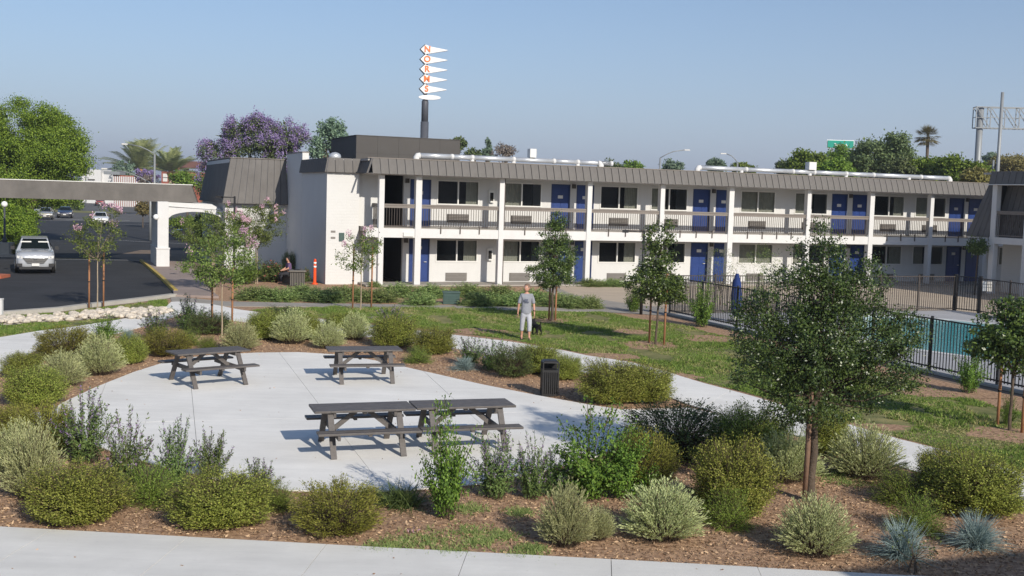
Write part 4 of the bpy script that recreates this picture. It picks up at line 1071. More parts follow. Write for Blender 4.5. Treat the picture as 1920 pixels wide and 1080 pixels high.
# ------------------------------------------------------------------ trees
def tree_parts(seed, H, tr, trunk_top, lobes, ncl, npl, cr, ls, lw=None, leafm='lf_oak', bark='bark', limbs=10, multi=1, lean=0.0, blossom=None, nb=0, sub=0):
    """lobes: (x, y, z, rx, rz, weight).  leaf clusters spread through every lobe"""
    rng = np.random.default_rng(seed)
    wts = np.array([l[5] for l in lobes], float); wts /= wts.sum()
    ch = rng.choice(len(lobes), ncl, p=wts); Lb = np.array([l[:5] for l in lobes])[ch]
    d = norm(rng.normal(size=(ncl, 3))); rr = .35 + .65 * rng.uniform(0, 1, ncl) ** .45
    rr *= 1 + .13 * np.sin(d[:, 0] * 5 + seed) * np.cos(d[:, 2] * 4 + seed)
    C = Lb[:, :3] + d * rr[:, None] * np.stack([Lb[:, 3], Lb[:, 3], Lb[:, 4]], 1)
    size = rng.uniform(.6, 1.35, ncl) * cr
    own = np.array([0, 0, H * .55]) + np.zeros_like(C)
    if sub:      # gather the clusters into rounded clumps
        ids = rng.choice(ncl, sub, replace=False); K_ = C[ids]; pick = rng.integers(0, sub, ncl)
        d2 = norm(rng.normal(size=(ncl, 3)) + norm(K_[pick] - np.array([0, 0, H * .5])) * .7)
        rs_ = np.mean(Lb[:, 3]) * .30
        C2 = K_[pick] + d2 * (rs_ * rng.uniform(.55, 1.0, ncl))[:, None]; fill = rng.uniform(size=ncl) < .25
        own = np.where(fill[:, None], own, K_[pick]); C = np.where(fill[:, None], C, C2)
    p = (C[:, None] + rng.normal(0, 1, (ncl, npl, 3)) * size[:, None, None] * np.array([.6, .6, .42])).reshape(-1, 3)
    a = norm(rng.normal(size=p.shape) + np.array([0, 0, -.25]) + norm(p - np.array([0, 0, H * .5])) * .5)
    m = len(p); lw = lw or ls * .5
    lv = quadmesh('crown', diamonds(p, a, ls * rng.uniform(.6, 1.3, m), lw * rng.uniform(.7, 1.3, m), rng, norm(p - np.repeat(C, npl, 0)) * .8 + norm(p - np.repeat(own, npl, 0)) * 1.1 + np.array([0, 0, .3]), .7), [leafm])
    tb = MB(); R = random.Random(seed)
    bases = []
    for k in range(multi):
        if multi == 1: b0 = (0, 0, 0); top = (lean, 0, trunk_top)
        else:
            an = 2 * math.pi * k / multi + .4; b0 = (.06 * math.cos(an), .06 * math.sin(an), 0); top = (.35 * math.cos(an) * tr * 6, .35 * math.sin(an) * tr * 6, trunk_top * R.uniform(.85, 1.15))
        P = [b0]
        for j in (1, 2, 3):
            u = j / 4; P.append(tuple(b0[i] + (top[i] - b0[i]) * u + (R.uniform(-1, 1) * tr * .45 if i < 2 else 0) for i in range(3)))
        P.append(top); tb.tube([(b0[0], b0[1], -.05)] + P, [tr * 1.5, tr * 1.2, tr * 1.02, tr * .95, tr * .88, tr * .78], 8); bases.append(top)
    zc = max(l[2] for l in lobes)
    if multi == 1: tb.tube([top, (top[0] * 1.2, R.uniform(-.1, .1), (trunk_top + zc) / 2), (top[0], 0, zc)], [tr * .75, tr * .5, tr * .15], 6)
    for k in range(min(limbs, ncl)):
        e = C[int(k * ncl / limbs)]; bz = bases[k % len(bases)]
        u = R.uniform(0, .5); s0 = Vector((bz[0], bz[1], bz[2] + (min(e[2], zc) - bz[2]) * u * .7 if multi == 1 else bz[2]))
        mid = s0.lerp(Vector(e), .5) + Vector((0, 0, -.06 * H * .5 if e[2] > s0.z else 0))
        tb.tube([tuple(s0), tuple(mid), tuple(e)], [tr * .42, tr * .26, tr * .07], 5, False)
    out = [('trunk', tb.mesh('trunk', True), bark), ('crown', lv, None)]
    if blossom:
        top_i = np.argsort(-(C[:, 2] + rng.normal(0, .35 * lobes[0][4], ncl) + np.abs(C[:, 0]) * .5))[:nb]
        out_dir = norm(C[top_i] - np.array([0, 0, H * .55])); Cb = C[top_i] + out_dir * cr * .9
        nq = 46; q = (Cb[:, None] + rng.normal(0, 1, (len(Cb), nq, 3)) * cr * np.array([.32, .32, .42])).reshape(-1, 3)
        out.append(('blossom', quadmesh('blossom', diamonds(q, norm(rng.normal(size=q.shape)), ls * .75, ls * .6, rng), [blossom]), None))
    return out
def tree(name, label, cat, x, y, parts, group=None, rz=0, sc=1):
    o = thing(name, label, cat, (x, y, 0), rz, group); o.scale = (sc, sc, sc)
    for pn, me, mt in parts: link(pn, me, mt, o)
    return o
def stakes(px_list, py, top_m, label, group='wooden stakes beside young trees', ties=True):
    for k, (px, py_, l) in enumerate(px_list):
        x, y = G(px, py_)
        s = thing('tree_stake', l, 'stake', (x, y, 0), 0, group)
        MB().tube([(0, 0, -.05), (.01, 0, top_m)], .033, 8).build('pole', 'stake', s, True)
        if ties: MB().tube([(0, 0, top_m * .45), (.0, 0, top_m * .45 + .04)], .04, 8).build('tie', 'rubber', s)

# the oak in the bed
x, y = G(1519, 940); so = scl(1519, 940)
oakp = tree_parts(11, 4.3, .062, 1.55, [(-.25, 0, 2.35, 1.00, .62, 3), (.45, 0, 2.55, .95, .62, 2.4), (-.35, .1, 3.05, .72, .58, 1.6), (.62, .1, 3.25, .50, .52, .9), (-.05, 0, 3.75, .34, .46, .5), (-.75, 0, 1.95, .62, .34, .9), (.98, -.1, 2.05, .62, .38, 1), (.1, -.2, 1.62, .85, .28, 1.0), (.1, 0, 3.3, .5, .5, .7), (-1.0, 0, 2.7, .4, .35, .4), (1.25, 0, 2.6, .35, .35, .4), (-.35, -.2, 1.38, .62, .26, .7)], 840, 68, .135, .048, .024, 'lf_oak', limbs=60)
tree('oak_tree', 'young dark green oak tree in the mulch bed, largest tree of the foreground', 'tree', x, y, oakp)
xs, ys = G(1508, 938)
s_ = thing('tree_stake', 'thick round stake tied close against the foreground oak trunk', 'stake', (xs - .01, ys - .05, 0), 0, 'wooden stakes beside young trees')
MB().tube([(0, 0, -.05), (.02, 0, 1.75)], .042, 10).build('pole', 'stake_d', s_, True); MB().tube([(.01, 0, 1.2), (.01, 0, 1.24)], .050, 10).build('tie', 'rubber', s_)
x, y = G(1712, 1075)
tree('thin_sapling', 'thin nearly bare dark sapling in the shade at the bottom right', 'sapling', x, y, tree_parts(28, .75, .010, .2, [(0, 0, .42, .32, .34, 1)], 26, 8, .07, .035, .02, 'lf_dark', limbs=16, multi=3))
# small oak in the lawn
x, y = G(1035, 602)
p2 = tree_parts(12, 4.1, .055, 1.2, [(-.05, 0, 1.75, .88, .52, 2.6), (.1, 0, 2.4, .78, .6, 2), (.0, 0, 3.05, .55, .55, 1.1), (.1, 0, 3.65, .30, .35, .45)], 430, 36, .13, .065, .038, 'lf_pear', limbs=24)
tree('oak_tree', 'small dark green tree in the lawn behind the walking man', 'tree', x, y, p2)
stakes([(1029, 601, 'pale stake on the left of the small lawn tree trunk'), (1041, 601, 'pale stake on the right of the small lawn tree trunk')], 601, 1.25, '', ties=False)
# pear tree with two tiers
x, y = G(1229, 646)
p3 = tree_parts(13, 4.2, .035, 1.4, [(-.15, 0, 1.95, .85, .55, 2.6), (.35, 0, 1.75, .62, .45, 1.4), (.05, 0, 2.6, .5, .45, .9), (-.1, 0, 3.3, .36, .5, .55), (.28, 0, 3.45, .16, .45, .2), (-.35, 0, 3.35, .14, .45, .2)], 380, 28, .13, .080, .050, 'lf_pear', limbs=22, lean=.05)
tree('pear_tree', 'young glossy tree in the lawn with a wide low crown and thin upper shoots', 'tree', x, y, p3)
stakes([(1217, 643, 'left one of two tall stakes beside the glossy young lawn tree'), (1245, 647, 'right one of two tall stakes beside the glossy young lawn tree')], 645, 2.25, '')
# right edge tree
x, y = G(1893, 808)
p4 = tree_parts(14, 3.0, .035, 1.1, [(-.1, 0, 2.0, .75, .50, 2.4), (-.5, 0, 1.75, .5, .35, 1), (.35, 0, 2.1, .6, .45, 1.2), (.0, 0, 2.45, .5, .3, .9), (.1, 0, 1.45, .5, .3, .6)], 360, 28, .12, .080, .050, 'lf_pear', limbs=22)
tree('pear_tree', 'young glossy tree at the right edge in front of the pool fence', 'tree', x, y, p4)
stakes([(1870, 798, 'stake left of the glossy tree at the right edge'), (1916, 812, 'orange brown stake at the very right edge of the photo')], 800, 1.6, '')
# crape myrtles
def crape(seed, H, w, nb, ncl=90, low=.45, **k):
    r = w / 2
    return tree_parts(seed, H, .022, H * low, [(0, 0, H * .68, r, H * .22, 2), (-r * .4, 0, H * .62, r * .6, H * .16, 1), (r * .35, 0, H * .8, r * .55, H * .16, 1), (0, 0, H * .52, r * .6, H * .10, .5)], ncl, 34, .15, .075, .040, 'lf_crape', 'bark_l', limbs=16, blossom='fl_pink', nb=nb, **k)
x, y = G(183, 582)
tree('crape_myrtle', 'staked crape myrtle with pink blossom beside the drive at left', 'tree', x, y, crape(21, 3.9, 1.9, 10))
stakes([(167, 578, 'left orange brown stake of the crape myrtle beside the drive'), (194, 575, 'right orange brown stake of the crape myrtle beside the drive')], 577, 2.1, '')
x, y = G(416, 632)
tree('crape_myrtle', 'staked crape myrtle in the shrub bed before the entry walk', 'tree', x, y, crape(22, 3.4, 2.2, 9, 170, .5))
stakes([(397, 624, 'left stake of the crape myrtle in the shrub bed'), (435, 612, 'right stake of the crape myrtle in the shrub bed')], 620, 1.9, '')
x, y = G(676, 583)
tree('crape_myrtle', 'thin staked crape myrtle in front of the white brick end wall', 'tree', x, y, crape(23, 3.3, 1.8, 6, 80))
stakes([(661, 580, 'left stake of the thin crape myrtle by the brick wall'), (696, 578, 'right stake of the thin crape myrtle by the brick wall')], 580, 2.4, '')
x, y = G(400, 552)
tree('crape_myrtle', 'wide multi stemmed crape myrtle beside the entry walk', 'tree', x, y, crape(24, 3.9, 3.2, 12, 300, .35, multi=4))
x, y = G(480, 532)
tree('crape_myrtle', 'tall crape myrtle against the lit white wall of the mansard block', 'tree', x, y, crape(25, 4.1, 2.9, 9, 300, .4, multi=3))
# wispy young trees behind the iron fence
x, y = G(1350, 572)
tree('wispy_tree', 'wispy pale green sapling behind the iron fence, left of two', 'tree', x, y, tree_parts(26, 3.0, .02, .5, [(0, 0, 1.6, .75, 1.0, 1)], 60, 24, .18, .07, .02, 'lf_crape', limbs=20))
x, y = G(1428, 596)
tree('wispy_tree', 'wispy sapling behind the fence just left of the foreground oak', 'tree', x, y, tree_parts(27, 3.3, .02, .5, [(0, 0, 1.7, .8, 1.2, 1)], 80, 24, .18, .07, .02, 'lf_crape', limbs=20))
# dark climber on the corner column of the wing
x, y = W(30.9, -6.2)
vn = thing('potted_vine', 'dark leafy plant hanging at the corner below the wing mansard', 'plant', (x, y, 2.2))
lvq, stq, _ = shoots(77, n=60, h=.9, r=.6, mode='ball', base=.2, start=.3, k=30, ll=.12, lw=.06, fwd=.5, jit=.6)
link('foliage', quadmesh('vine_foliage', lvq, ['lf_dark']), None, vn); link('stem', quadmesh('vine_stem', stq, ['twig']), None, vn)
MB().tube([(0, 0, -2.2), (.05, 0, 0), (0, .05, .5)], [.05, .04, .02], 6).build('trunk', 'bark', vn)

# trees beyond; built at real distances
def far_tree(name, label, px, top, half, bot, Y, leafm, seed, ncl=260, npl=34, ls=.42, lobes=None, bark='bark', blossom=None, nb=0, cr=None, group='trees beyond the motel', sub=0):
    x, zt = atY(px, top, Y); zb = atY(px, bot, Y)[1]; r = half * Y / F_PX
    hz = (zt - zb) / 2; zc = (zt + zb) / 2
    if lobes is None:
        R = random.Random(seed)
        lobes = [(0, 0, zc, r * .78, hz * .85, 2.2)] + [(R.uniform(-.55, .55) * r, R.uniform(-.4, .4) * r, zc + R.uniform(-.45, .45) * hz, r * R.uniform(.35, .55), hz * R.uniform(.4, .55), 1) for _ in range(5)]
    else: lobes = [(a * r, 0, zb + b * (zt - zb), c * r, d * (zt - zb), e) for a, b, c, d, e in lobes]
    pts = tree_parts(seed, zt, .022 * zt, max(zb * .9, .6), lobes, ncl, npl, cr or r * .17, ls, ls * .6, leafm, bark, limbs=14, blossom=blossom, nb=nb, sub=sub)
    return tree(name, label, 'tree', x, Y, pts, group)
far_tree('ficus_tree', 'big bright green rounded tree above the canopy at the left edge', 48, 190, 118, 420, 84, 'lf_lime', 31, 3000, 56, .135, [(-.1, .70, .62, .30, 3), (.38, .60, .55, .27, 2.2), (-.6, .62, .5, .3, 1.6), (.30, .82, .32, .12, .7), (.0, .35, .75, .25, 2.0), (-.5, .25, .5, .25, 1.2), (.62, .42, .33, .24, 1)], cr=.42, sub=130)
far_tree('ficus_tree', 'lower bright green tree behind the globe lamp at the left edge', 22, 372, 52, 470, 72, 'lf_lime', 32, 700, 46, .12, cr=.27, sub=40)
far_tree('jacaranda_tree', 'jacaranda covered in lilac blossom behind the mansard block', 470, 224, 96, 400, 92, 'lf_far', 33, 700, 40, .17, [(.15, .72, .55, .24, 2), (-.55, .50, .42, .26, 1.5), (.55, .78, .42, .18, 1.2), (-.2, .8, .35, .16, .8), (-.6, .25, .4, .22, 1), (.4, .45, .6, .3, 1.4)], blossom='fl_purple', nb=430, cr=.44, sub=110)
far_tree('eucalyptus_tree', 'grey green tree rising left of the dark box building', 622, 224, 42, 300, 120, 'lf_euc', 34, 150, 30, .32, [(0, .75, .55, .25, 1.5), (-.55, .3, .45, .3, 1), (.45, .4, .5, .25, 1)])
far_tree('eucalyptus_tree', 'small green treetop beside the right end of the dark box', 856, 254, 18, 296, 110, 'lf_far', 35, 60, 26, .3)
far_tree('pine_tree', 'far dark pointed conifer just right of the dark box', 915, 262, 12, 300, 150, 'lf_euc', 36, 70, 26, .3, [(0, .3, .8, .3, 2), (0, .6, .5, .3, 1), (0, .85, .25, .2, .5)])
far_tree('bare_tree', 'thin greyish tree beyond the first roof duct', 948, 270, 28, 300, 130, 'lf_bare', 37, 70, 22, .26)
far_tree('green_tree', 'low green treetop between dark box and conifer', 888, 278, 18, 300, 130, 'lf_far', 38, 60, 24, .3)
for i, (px, top, half, lab) in enumerate([(1142, 299, 22, 'leftmost of the low far treetops over the middle of the roof'), (1185, 301, 28, 'low far treetop right of the roof duct elbow'), (1262, 299, 26, 'bluish far treetop below the street lamp'), (1345, 296, 22, 'far treetop just left of the left facing street lamp'), (1395, 306, 26, 'low far treetop behind the start of the second duct')]):
    far_tree('green_tree', lab, px, top, half, 330, 150, ('lf_far', 'lf_tree', 'lf_euc', 'lf_euc', 'lf_tree')[i], 40 + i, 110, 28, .34)
RT = [(1520, 282, 52, 345, 112, 'lf_tree', 'feathery tree left of the green highway sign'), (1590, 268, 48, 345, 120, 'lf_tree', 'dark tree partly hiding the green highway sign'), (1650, 248, 62, 345, 108, 'lf_far', 'tallest rounded tree above the right half of the motel'),
      (1735, 296, 52, 345, 100, 'lf_tree', 'bright tree below the lone palm'), (1800, 294, 50, 350, 96, 'lf_tree', 'bright green tree left of the gantry pole'), (1838, 318, 30, 350, 92, 'lf_olive', 'brownish tree at the corner of the wing roof'), (1562, 300, 40, 345, 100, 'lf_tree', 'low green tree in front of the highway sign tree'),
      (1690, 300, 40, 345, 100, 'lf_far', 'low tree filling the gap right of the tallest tree'), (1895, 292, 42, 330, 150, 'lf_olive', 'brownish tree in front of the hill at the right edge'), (1478, 305, 26, 345, 125, 'lf_far', 'small treetop at the left end of the right hand trees'), (1866, 285, 22, 325, 190, 'lf_euc', 'small dark bluish tree left of the bare white pole')]
for i, (px, top, half, bot, Y, lm_, lab) in enumerate(RT): far_tree('green_tree', lab, px, top, half, bot, Y, lm_, 50 + i, 340, 34, .27, sub=45)
far_tree('green_tree', 'dark bluish far tree left of the left palm', 232, 300, 22, 345, 260, 'lf_euc', 70, 90, 26, .6)
far_tree('green_tree', 'green bushy tree below the orange roof', 352, 322, 36, 352, 150, 'lf_tree', 71, 110, 26, .36)
far_tree('jacaranda_tree', 'small faded lilac tree between the palms', 278, 322, 26, 350, 170, 'lf_bare', 72, 80, 24, .36, blossom='fl_purple', nb=30)
far_tree('green_tree', 'round bush beside the far kerb seen left of the white pillar', 268, 376, 20, 405, 120, 'lf_olive', 73, 60, 28, .22)
far_tree('green_tree', 'tree in shadow beyond the canopy behind the parked cars', 75, 360, 24, 398, 170, 'lf_far', 74, 90, 30, .36)
far_tree('green_tree', 'green bushes through the arch behind the black car', 345, 405, 40, 428, 120, 'lf_tree', 75, 90, 30, .22)
far_tree('green_tree', 'dark green bush beneath the arch beside the mansard block', 382, 392, 24, 470, 74, 'lf_dark', 76, 110, 30, .14)
# hedge strip and grass bank far beyond the cars
tag(sheet('grass_bank', [(-112, 172), (-62, 172), (-62, 182), (-112, 190)], .02, 'grassbed'), kind='structure')
hb = thing('clipped_hedge', 'far clipped hedge on the grass bank beyond the parked cars', 'hedge', (-84, 187, 0))
rngh = np.random.default_rng(6); ph = rngh.uniform((-12, -1.2, .1), (12, 1.2, 1.7), (5200, 3))
link('foliage', quadmesh('hedge_leaves', diamonds(ph, rngh.normal(size=ph.shape), .4, .28, rngh), ['lf_tree']), None, hb)
def palm(name, label, px, crown, Y, spread, seed, n=46, fan=False, trunk=.25, group='palm trees on the skyline'):
    x, zc = atY(px, crown, Y); R = random.Random(seed); rng = np.random.default_rng(seed)
    o = thing(name, label, 'palm tree', (x, Y, 0), 0, group)
    MB().tube([(0, 0, 0), (.1, 0, zc * .5), (0, 0, zc)], [trunk * 1.3, trunk, trunk * 1.1], 10).build('trunk', 'bark_l' if not fan else 'bark', o, True)
    Rm = spread * Y / F_PX; Q = []
    for k in range(n):
        az = rng.uniform(0, 2 * math.pi); el = rng.uniform(-.6 if fan else .2, 1.5)
        d = np.array([math.cos(az) * math.cos(el), math.sin(az) * math.cos(el), math.sin(el)])
        L = Rm * rng.uniform(.85, 1.15); pts = []
        for s in np.linspace(0, 1, 9): pts.append(d * L * s + np.array([0, 0, -L * (.42 if fan else .30) * s * s * (1 - .3 * math.sin(el))]))
        pts = np.array(pts) + np.array([0, 0, zc])
        if fan:
            e = pts[4]; sd = norm(np.cross(d, [0, 0, 1.01])); 
            for a in np.linspace(-1.2, 1.2, 11):
                dd = norm(d * math.cos(a) + sd * math.sin(a) - np.array([0, 0, .3])); w = np.cross(dd, [0, .1, 1]) * .05
                Q.append([e, e + dd * L * .3 + w, e + dd * L * .55, e + dd * L * .3 - w])
            w = sd * .03; Q.append([pts[0] - w, pts[0] + w, e + w, e - w])
        else:
            for j in range(1, 9):
                a, b = pts[j - 1], pts[j]; t = norm(b - a); sd = norm(np.cross(t, [0, 0, 1.01]))
                w = sd * .05; Q.append([a - w, a + w, b + w, b - w])
                if j < 2: continue
                for u in (0, .25, .5, .75):
                    c = a + (b - a) * u; ll = L * .22 * (1 - .5 * abs(j / 8 - .5))
                    for sg_ in (-1, 1):
                        dd = norm(t * .8 + sd * sg_ - np.array([0, 0, .25])); ww = t * .10
                        Q.append([c - ww, c + ww, c + dd * ll + ww * .2, c + dd * ll - ww * .2])
    link('frond', quadmesh('frond', np.array(Q), ['lf_palm' if not fan else 'lf_olive']), None, o)['kind'] = 'stuff'
    if not fan: MB().ball((0, 0, zc - .25), trunk * 1.9, .8).build('crown_base', 'tile_orange', o)
    return o
palm('date_palm', 'larger date palm behind the canopy roof, left of two', 262, 320, 280, 72, 81, 64, trunk=.55)
palm('date_palm', 'smaller date palm in front of the orange roof', 320, 324, 270, 56, 82, 56, trunk=.5)
palm('fan_palm', 'lone fan palm high above the right hand trees', 1740, 256, 160, 25, 83, 90, True, .2)
palm('date_palm', 'date palm fronds showing above the lilac tree', 425, 262, 120, 24, 84, 24)
# hills
hm = MB(); R = random.Random(5); prev = None
def hillstrip(name, pts, Y, depth):
    m = MB(); n = len(pts)
    X = [atY(px, py, Y) for px, py in pts]
    for j in range(4):
        u = j / 3
        m.v += [(x, Y + depth * u, -1 + (z + 1) * (math.sin(u * math.pi / 2) if j < 3 else 1.0)) for x, z in X]
    for j in range(3):
        for i in range(n - 1):
            a = j * n + i; m.f.append((a, a + 1, a + n + 1, a + n))
    return tag(m.build(name, 'hill', None, True), kind='structure')
hillstrip('wooded_hill', [(1780, 345), (1840, 312), (1862, 298), (1885, 288), (1905, 280), (1930, 276), (1990, 270), (2060, 285), (2200, 340)], 900, 300)
hillstrip('distant_ridge', [(-400, 330), (-100, 322), (100, 330), (215, 334), (380, 338), (600, 340), (900, 350), (1300, 352), (1600, 356), (1750, 350), (1900, 340), (2200, 330), (2500, 350)], 2400, 500)

# ------------------------------------------------------------------ grass, chips and stones
def inside(poly, P):
    x, y = P[:, 0], P[:, 1]; r = np.zeros(len(P), bool); n = len(poly)
    for i in range(n):
        x1, y1 = poly[i]; x2, y2 = poly[(i + 1) % n]
        c = ((y1 > y) != (y2 > y)); xx = (x2 - x1) * (y - y1) / ((y2 - y1) if y2 != y1 else 1e-9) + x1
        r ^= c & (x < xx)
    return r
def scatter(polys, n, seed):
    rng = np.random.default_rng(seed); out = []
    A = []
    for p in polys:
        a = np.array(p); A.append(abs(np.sum(a[:, 0] * np.roll(a[:, 1], -1) - np.roll(a[:, 0], -1) * a[:, 1])) / 2)
    for p, ar in zip(polys, A):
        a = np.array(p); lo, hi = a.min(0), a.max(0); k = int(n * ar / sum(A) * ((hi - lo).prod() / ar) * 1.0)
        q = rng.uniform(lo, hi, (k, 2)); out.append(q[inside(p, q)])
    return np.concatenate(out)
def pn(P, s, seed):   # cheap value noise for patchiness
    r = np.random.default_rng(seed); v = 0
    for k in range(5):
        a = r.uniform(0, 6.28); f = s * (1 + k * .7); v = v + np.sin(P[:, 0] * f * math.cos(a) + P[:, 1] * f * math.sin(a) + r.uniform(0, 6)) / (1 + k * .5)
    return v
lawns = [gp(lawn_px), gp(lawn2_px), gp(lawn3_px)]
P = scatter(lawns, 70000, 1)
P = P[(pn(P, 1.3, 5) + .6 * pn(P, 4.1, 6) > -1.3) & (P[:, 1] < 60)]
for o_ in [o for o in bpy.data.objects if o.name.startswith('mulch_patch')]:
    P = P[~inside([(v.co.x, v.co.y) for v in o_.data.vertices], P) | (np.random.default_rng(5).uniform(size=len(P)) < .12)]
rng = np.random.default_rng(9); n = len(P)
hgt = (.022 + .05 * np.clip(pn(P, 1.6, 8) * .5 + .4, 0, 1)) * rng.uniform(.6, 1.4, n)
base = np.concatenate([P, np.full((n, 1), .004)], 1)
T = []
for k in range(3):
    d = rng.normal(0, .9, (n, 3)); d[:, 2] = 1; d = norm(d); az = norm(np.cross(d, rng.normal(size=(n, 3)))) * .013
    b = base + rng.normal(0, .035, (n, 3)) * np.array([1, 1, 0]); T.append(np.stack([b - az, b + az, b + d * (hgt * 1.5)[:, None]], 1))
dry = (pn(P, .9, 15) * .5 + .5 * pn(P, 3.3, 16) + rng.normal(0, .55, n) > .75).astype(int)
g = link('grass', quadmesh('grass', np.concatenate(T), ['grass', 'grass_dry'], np.tile(dry, 3)), None); tag(g, kind='stuff', label='short patchy green grass on the lawns', cat='grass')
# weeds in the mulch near the pavement
wp = []
rng = np.random.default_rng(19)
for px, py, rr in ((760, 1020, .5), (810, 1012, .45), (880, 998, .35), (940, 1005, .3), (980, 1040, .35), (720, 1028, .3), (1000, 1030, .2), (850, 1035, .3), (900, 1018, .25), (880, 955, .3), (975, 962, .25), (1590, 905, .5), (1560, 890, .4)):
    c = np.array(G(px, py)); wp.append(c + rng.normal(0, rr * .45, (220, 2)))
wp = np.concatenate(wp); n = len(wp); base = np.concatenate([wp, np.zeros((n, 1))], 1); T = []
for k in range(3):
    d = rng.normal(0, .8, (n, 3)); d[:, 2] = .9; d = norm(d); az = norm(np.cross(d, rng.normal(size=(n, 3)))) * .006
    T.append(np.stack([base - az, base + az, base + d * rng.uniform(.03, .09, (n, 1))], 1))
tag(link('weeds', quadmesh('weeds', np.concatenate(T), ['lf_hedge'])), 'thin weeds scattered on the mulch by the pavement', 'weeds', kind='stuff')
# chips of bark
bw = gp([(-40, 988), (640, 1020), (1140, 1053), (1600, 1076), (1990, 1096), (1990, 950), (1722, 890), (1540, 834), (1400, 795), (1290, 765), (1222, 736), (1080, 700), (940, 672), (850, 656), (600, 622), (420, 602), (338, 590), (215, 628), (70, 655), (-100, 750)])
pz = gp([(95, 776), (112, 760), (180, 728), (310, 681), (400, 667), (560, 662), (700, 677), (900, 722), (1165, 770), (1215, 772), (1290, 766), (1410, 793), (1240, 812), (1020, 885), (760, 922), (540, 922), (240, 860), (40, 790)])
P = scatter([bw], 60000, 2); P = P[~inside(pz, P)]
near = P[:, 1] < 19; P = np.concatenate([P[near], P[near] + np.random.default_rng(3).normal(0, .05, (near.sum(), 2)), P[~near]])
P = P[~inside(pz, P)]
rng = np.random.default_rng(4); n = len(P); b = np.concatenate([P, rng.uniform(.004, .022, (n, 1))], 1)
d = rng.normal(size=(n, 3)); d[:, 2] *= .28
tag(link('mulch_chips', quadmesh('mulch_chips', diamonds(b, d, .05 * rng.uniform(.4, 1.5, n), .020 * rng.uniform(.5, 1.4, n), rng), ['chip'])), 'loose bark chips covering the beds', 'mulch', kind='stuff')
# pale cobbles of the dry stream, stone by stone
ds = sheet('dry_stream', gp([(-200, 612), (0, 597), (75, 595), (120, 591), (200, 583), (312, 582), (330, 586), (262, 599), (215, 597), (118, 602), (0, 611), (-200, 628)]), .012, 'stone')
sm = []
for k in range(4):
    m = MB().ball((0, 0, 0), .5, .34, 8, 5); r_ = random.Random(k)
    m.v = [(x * r_.uniform(.85, 1.15), y * r_.uniform(.85, 1.15), z * r_.uniform(.85, 1.15)) for x, y, z in m.v]
    me = m.mesh('stone'); me.materials.append(M['stone']); sm.append(me)
Ps = scatter([gp([(-20, 600), (75, 596), (120, 592), (200, 584), (312, 582), (330, 586), (262, 600), (215, 598), (118, 603), (0, 612), (-20, 613)])], 235, 12)[:260]
R = random.Random(8)
for i, (x, y) in enumerate(Ps):
    o = link('stone', sm[i % 4], None, ds, (x, y, .06 + R.uniform(0, .06))); s = R.uniform(.18, .36); o.scale = (s, s * R.uniform(.7, 1), s * .8); o.rotation_euler = (0, 0, R.uniform(0, 6))

# ================================================================== FENCES
def fence(name, label, A, B, h, posts, each, mat, z0=.06, pitch=.115, post_w=.06):
    A = Vector(A); B = Vector(B); L = (B - A).length; d = (B - A).normalized()
    f = thing(name, label, 'fence', (A.x, A.y, 0), math.atan2(d.y, d.x))
    for k in range(posts + 1):
        x = L * k / posts
        MB().box(x - post_w / 2, x + post_w / 2, -post_w / 2, post_w / 2, z0 - .06, h + .04).build('post', mat, f)
    for z in (h - .04, z0 + .10): MB().box(0, L, -.018, .018, z - .02, z + .02).build('rail', mat, f)
    n = int(L / pitch); pk = MB().box(-.011, .011, -.009, .009, z0 + .05, h - .02).mesh('picket')
    pk.materials.append(M[mat])
    if each:
        for k in range(1, n): link('picket', pk, None, f, (L * k / n, 0, 0))
    else:
        m = MB()
        for k in range(1, n): x = L * k / n; m.box(x - .011, x + .011, -.009, .009, z0 + .05, h - .02)
        tag(m.build('picket', mat, f), kind='stuff')
    return f
fence('iron_fence', 'black iron picket fence between the lawn and the pool', FA0, FA2, 1.52, 11, True, 'iron')
fence('iron_fence', 'bronze picket fence along the far side of the pool deck', FA0, FB1, 1.58, 7, False, 'iron_b', .02)
fence('iron_fence', 'short gate section of the far pool fence at the double posts', FB1, G(1835, 588), 1.60, 1, False, 'iron', .02, post_w=.12)
fence('iron_fence', 'dark picket fence right of the gate running to the photo edge', G(1835, 588), FC2, 1.58, 6, False, 'iron_b', .02)
nb_ = thing('pool_rules_board', 'small pale notice board on the fence right of the gate', 'sign', (*G(1848, 590), 0), rad(-20))
MB().box(-.2, .2, -.03, -.01, 1.02, 1.44).build('board', 'alum', nb_); MB().box(-.17, .17, -.04, -.03, 1.3, 1.33).box(-.17, .17, -.04, -.03, 1.18, 1.2).build('print', 'steel', nb_)
# folded navy parasol
x, y = G(1383, 607)
um = thing('folded_parasol', 'folded navy parasol standing behind the iron fence', 'parasol', (x, y + .5, 0))
MB().tube([(0, 0, .05), (0, 0, 2.0)], .03, 8).build('pole', 'alum', um)
m = MB(); K = 12
for j, (z, r) in enumerate(((.25, .12), (.5, .20), (1.0, .22), (1.5, .17), (1.85, .06))):
    for i in range(K): a = 2 * math.pi * i / K; rr = r * (1 if i % 2 else .7); m.v.append((rr * math.cos(a), rr * math.sin(a), z))
for j in range(4):
    for i in range(K): m.f.append((j * K + i, j * K + (i + 1) % K, (j + 1) * K + (i + 1) % K, (j + 1) * K + i))
m.build('canopy', 'umb', um, True); MB().tube([(0, 0, 0), (0, 0, .08)], .28, 14).build('base', 'iron', um)

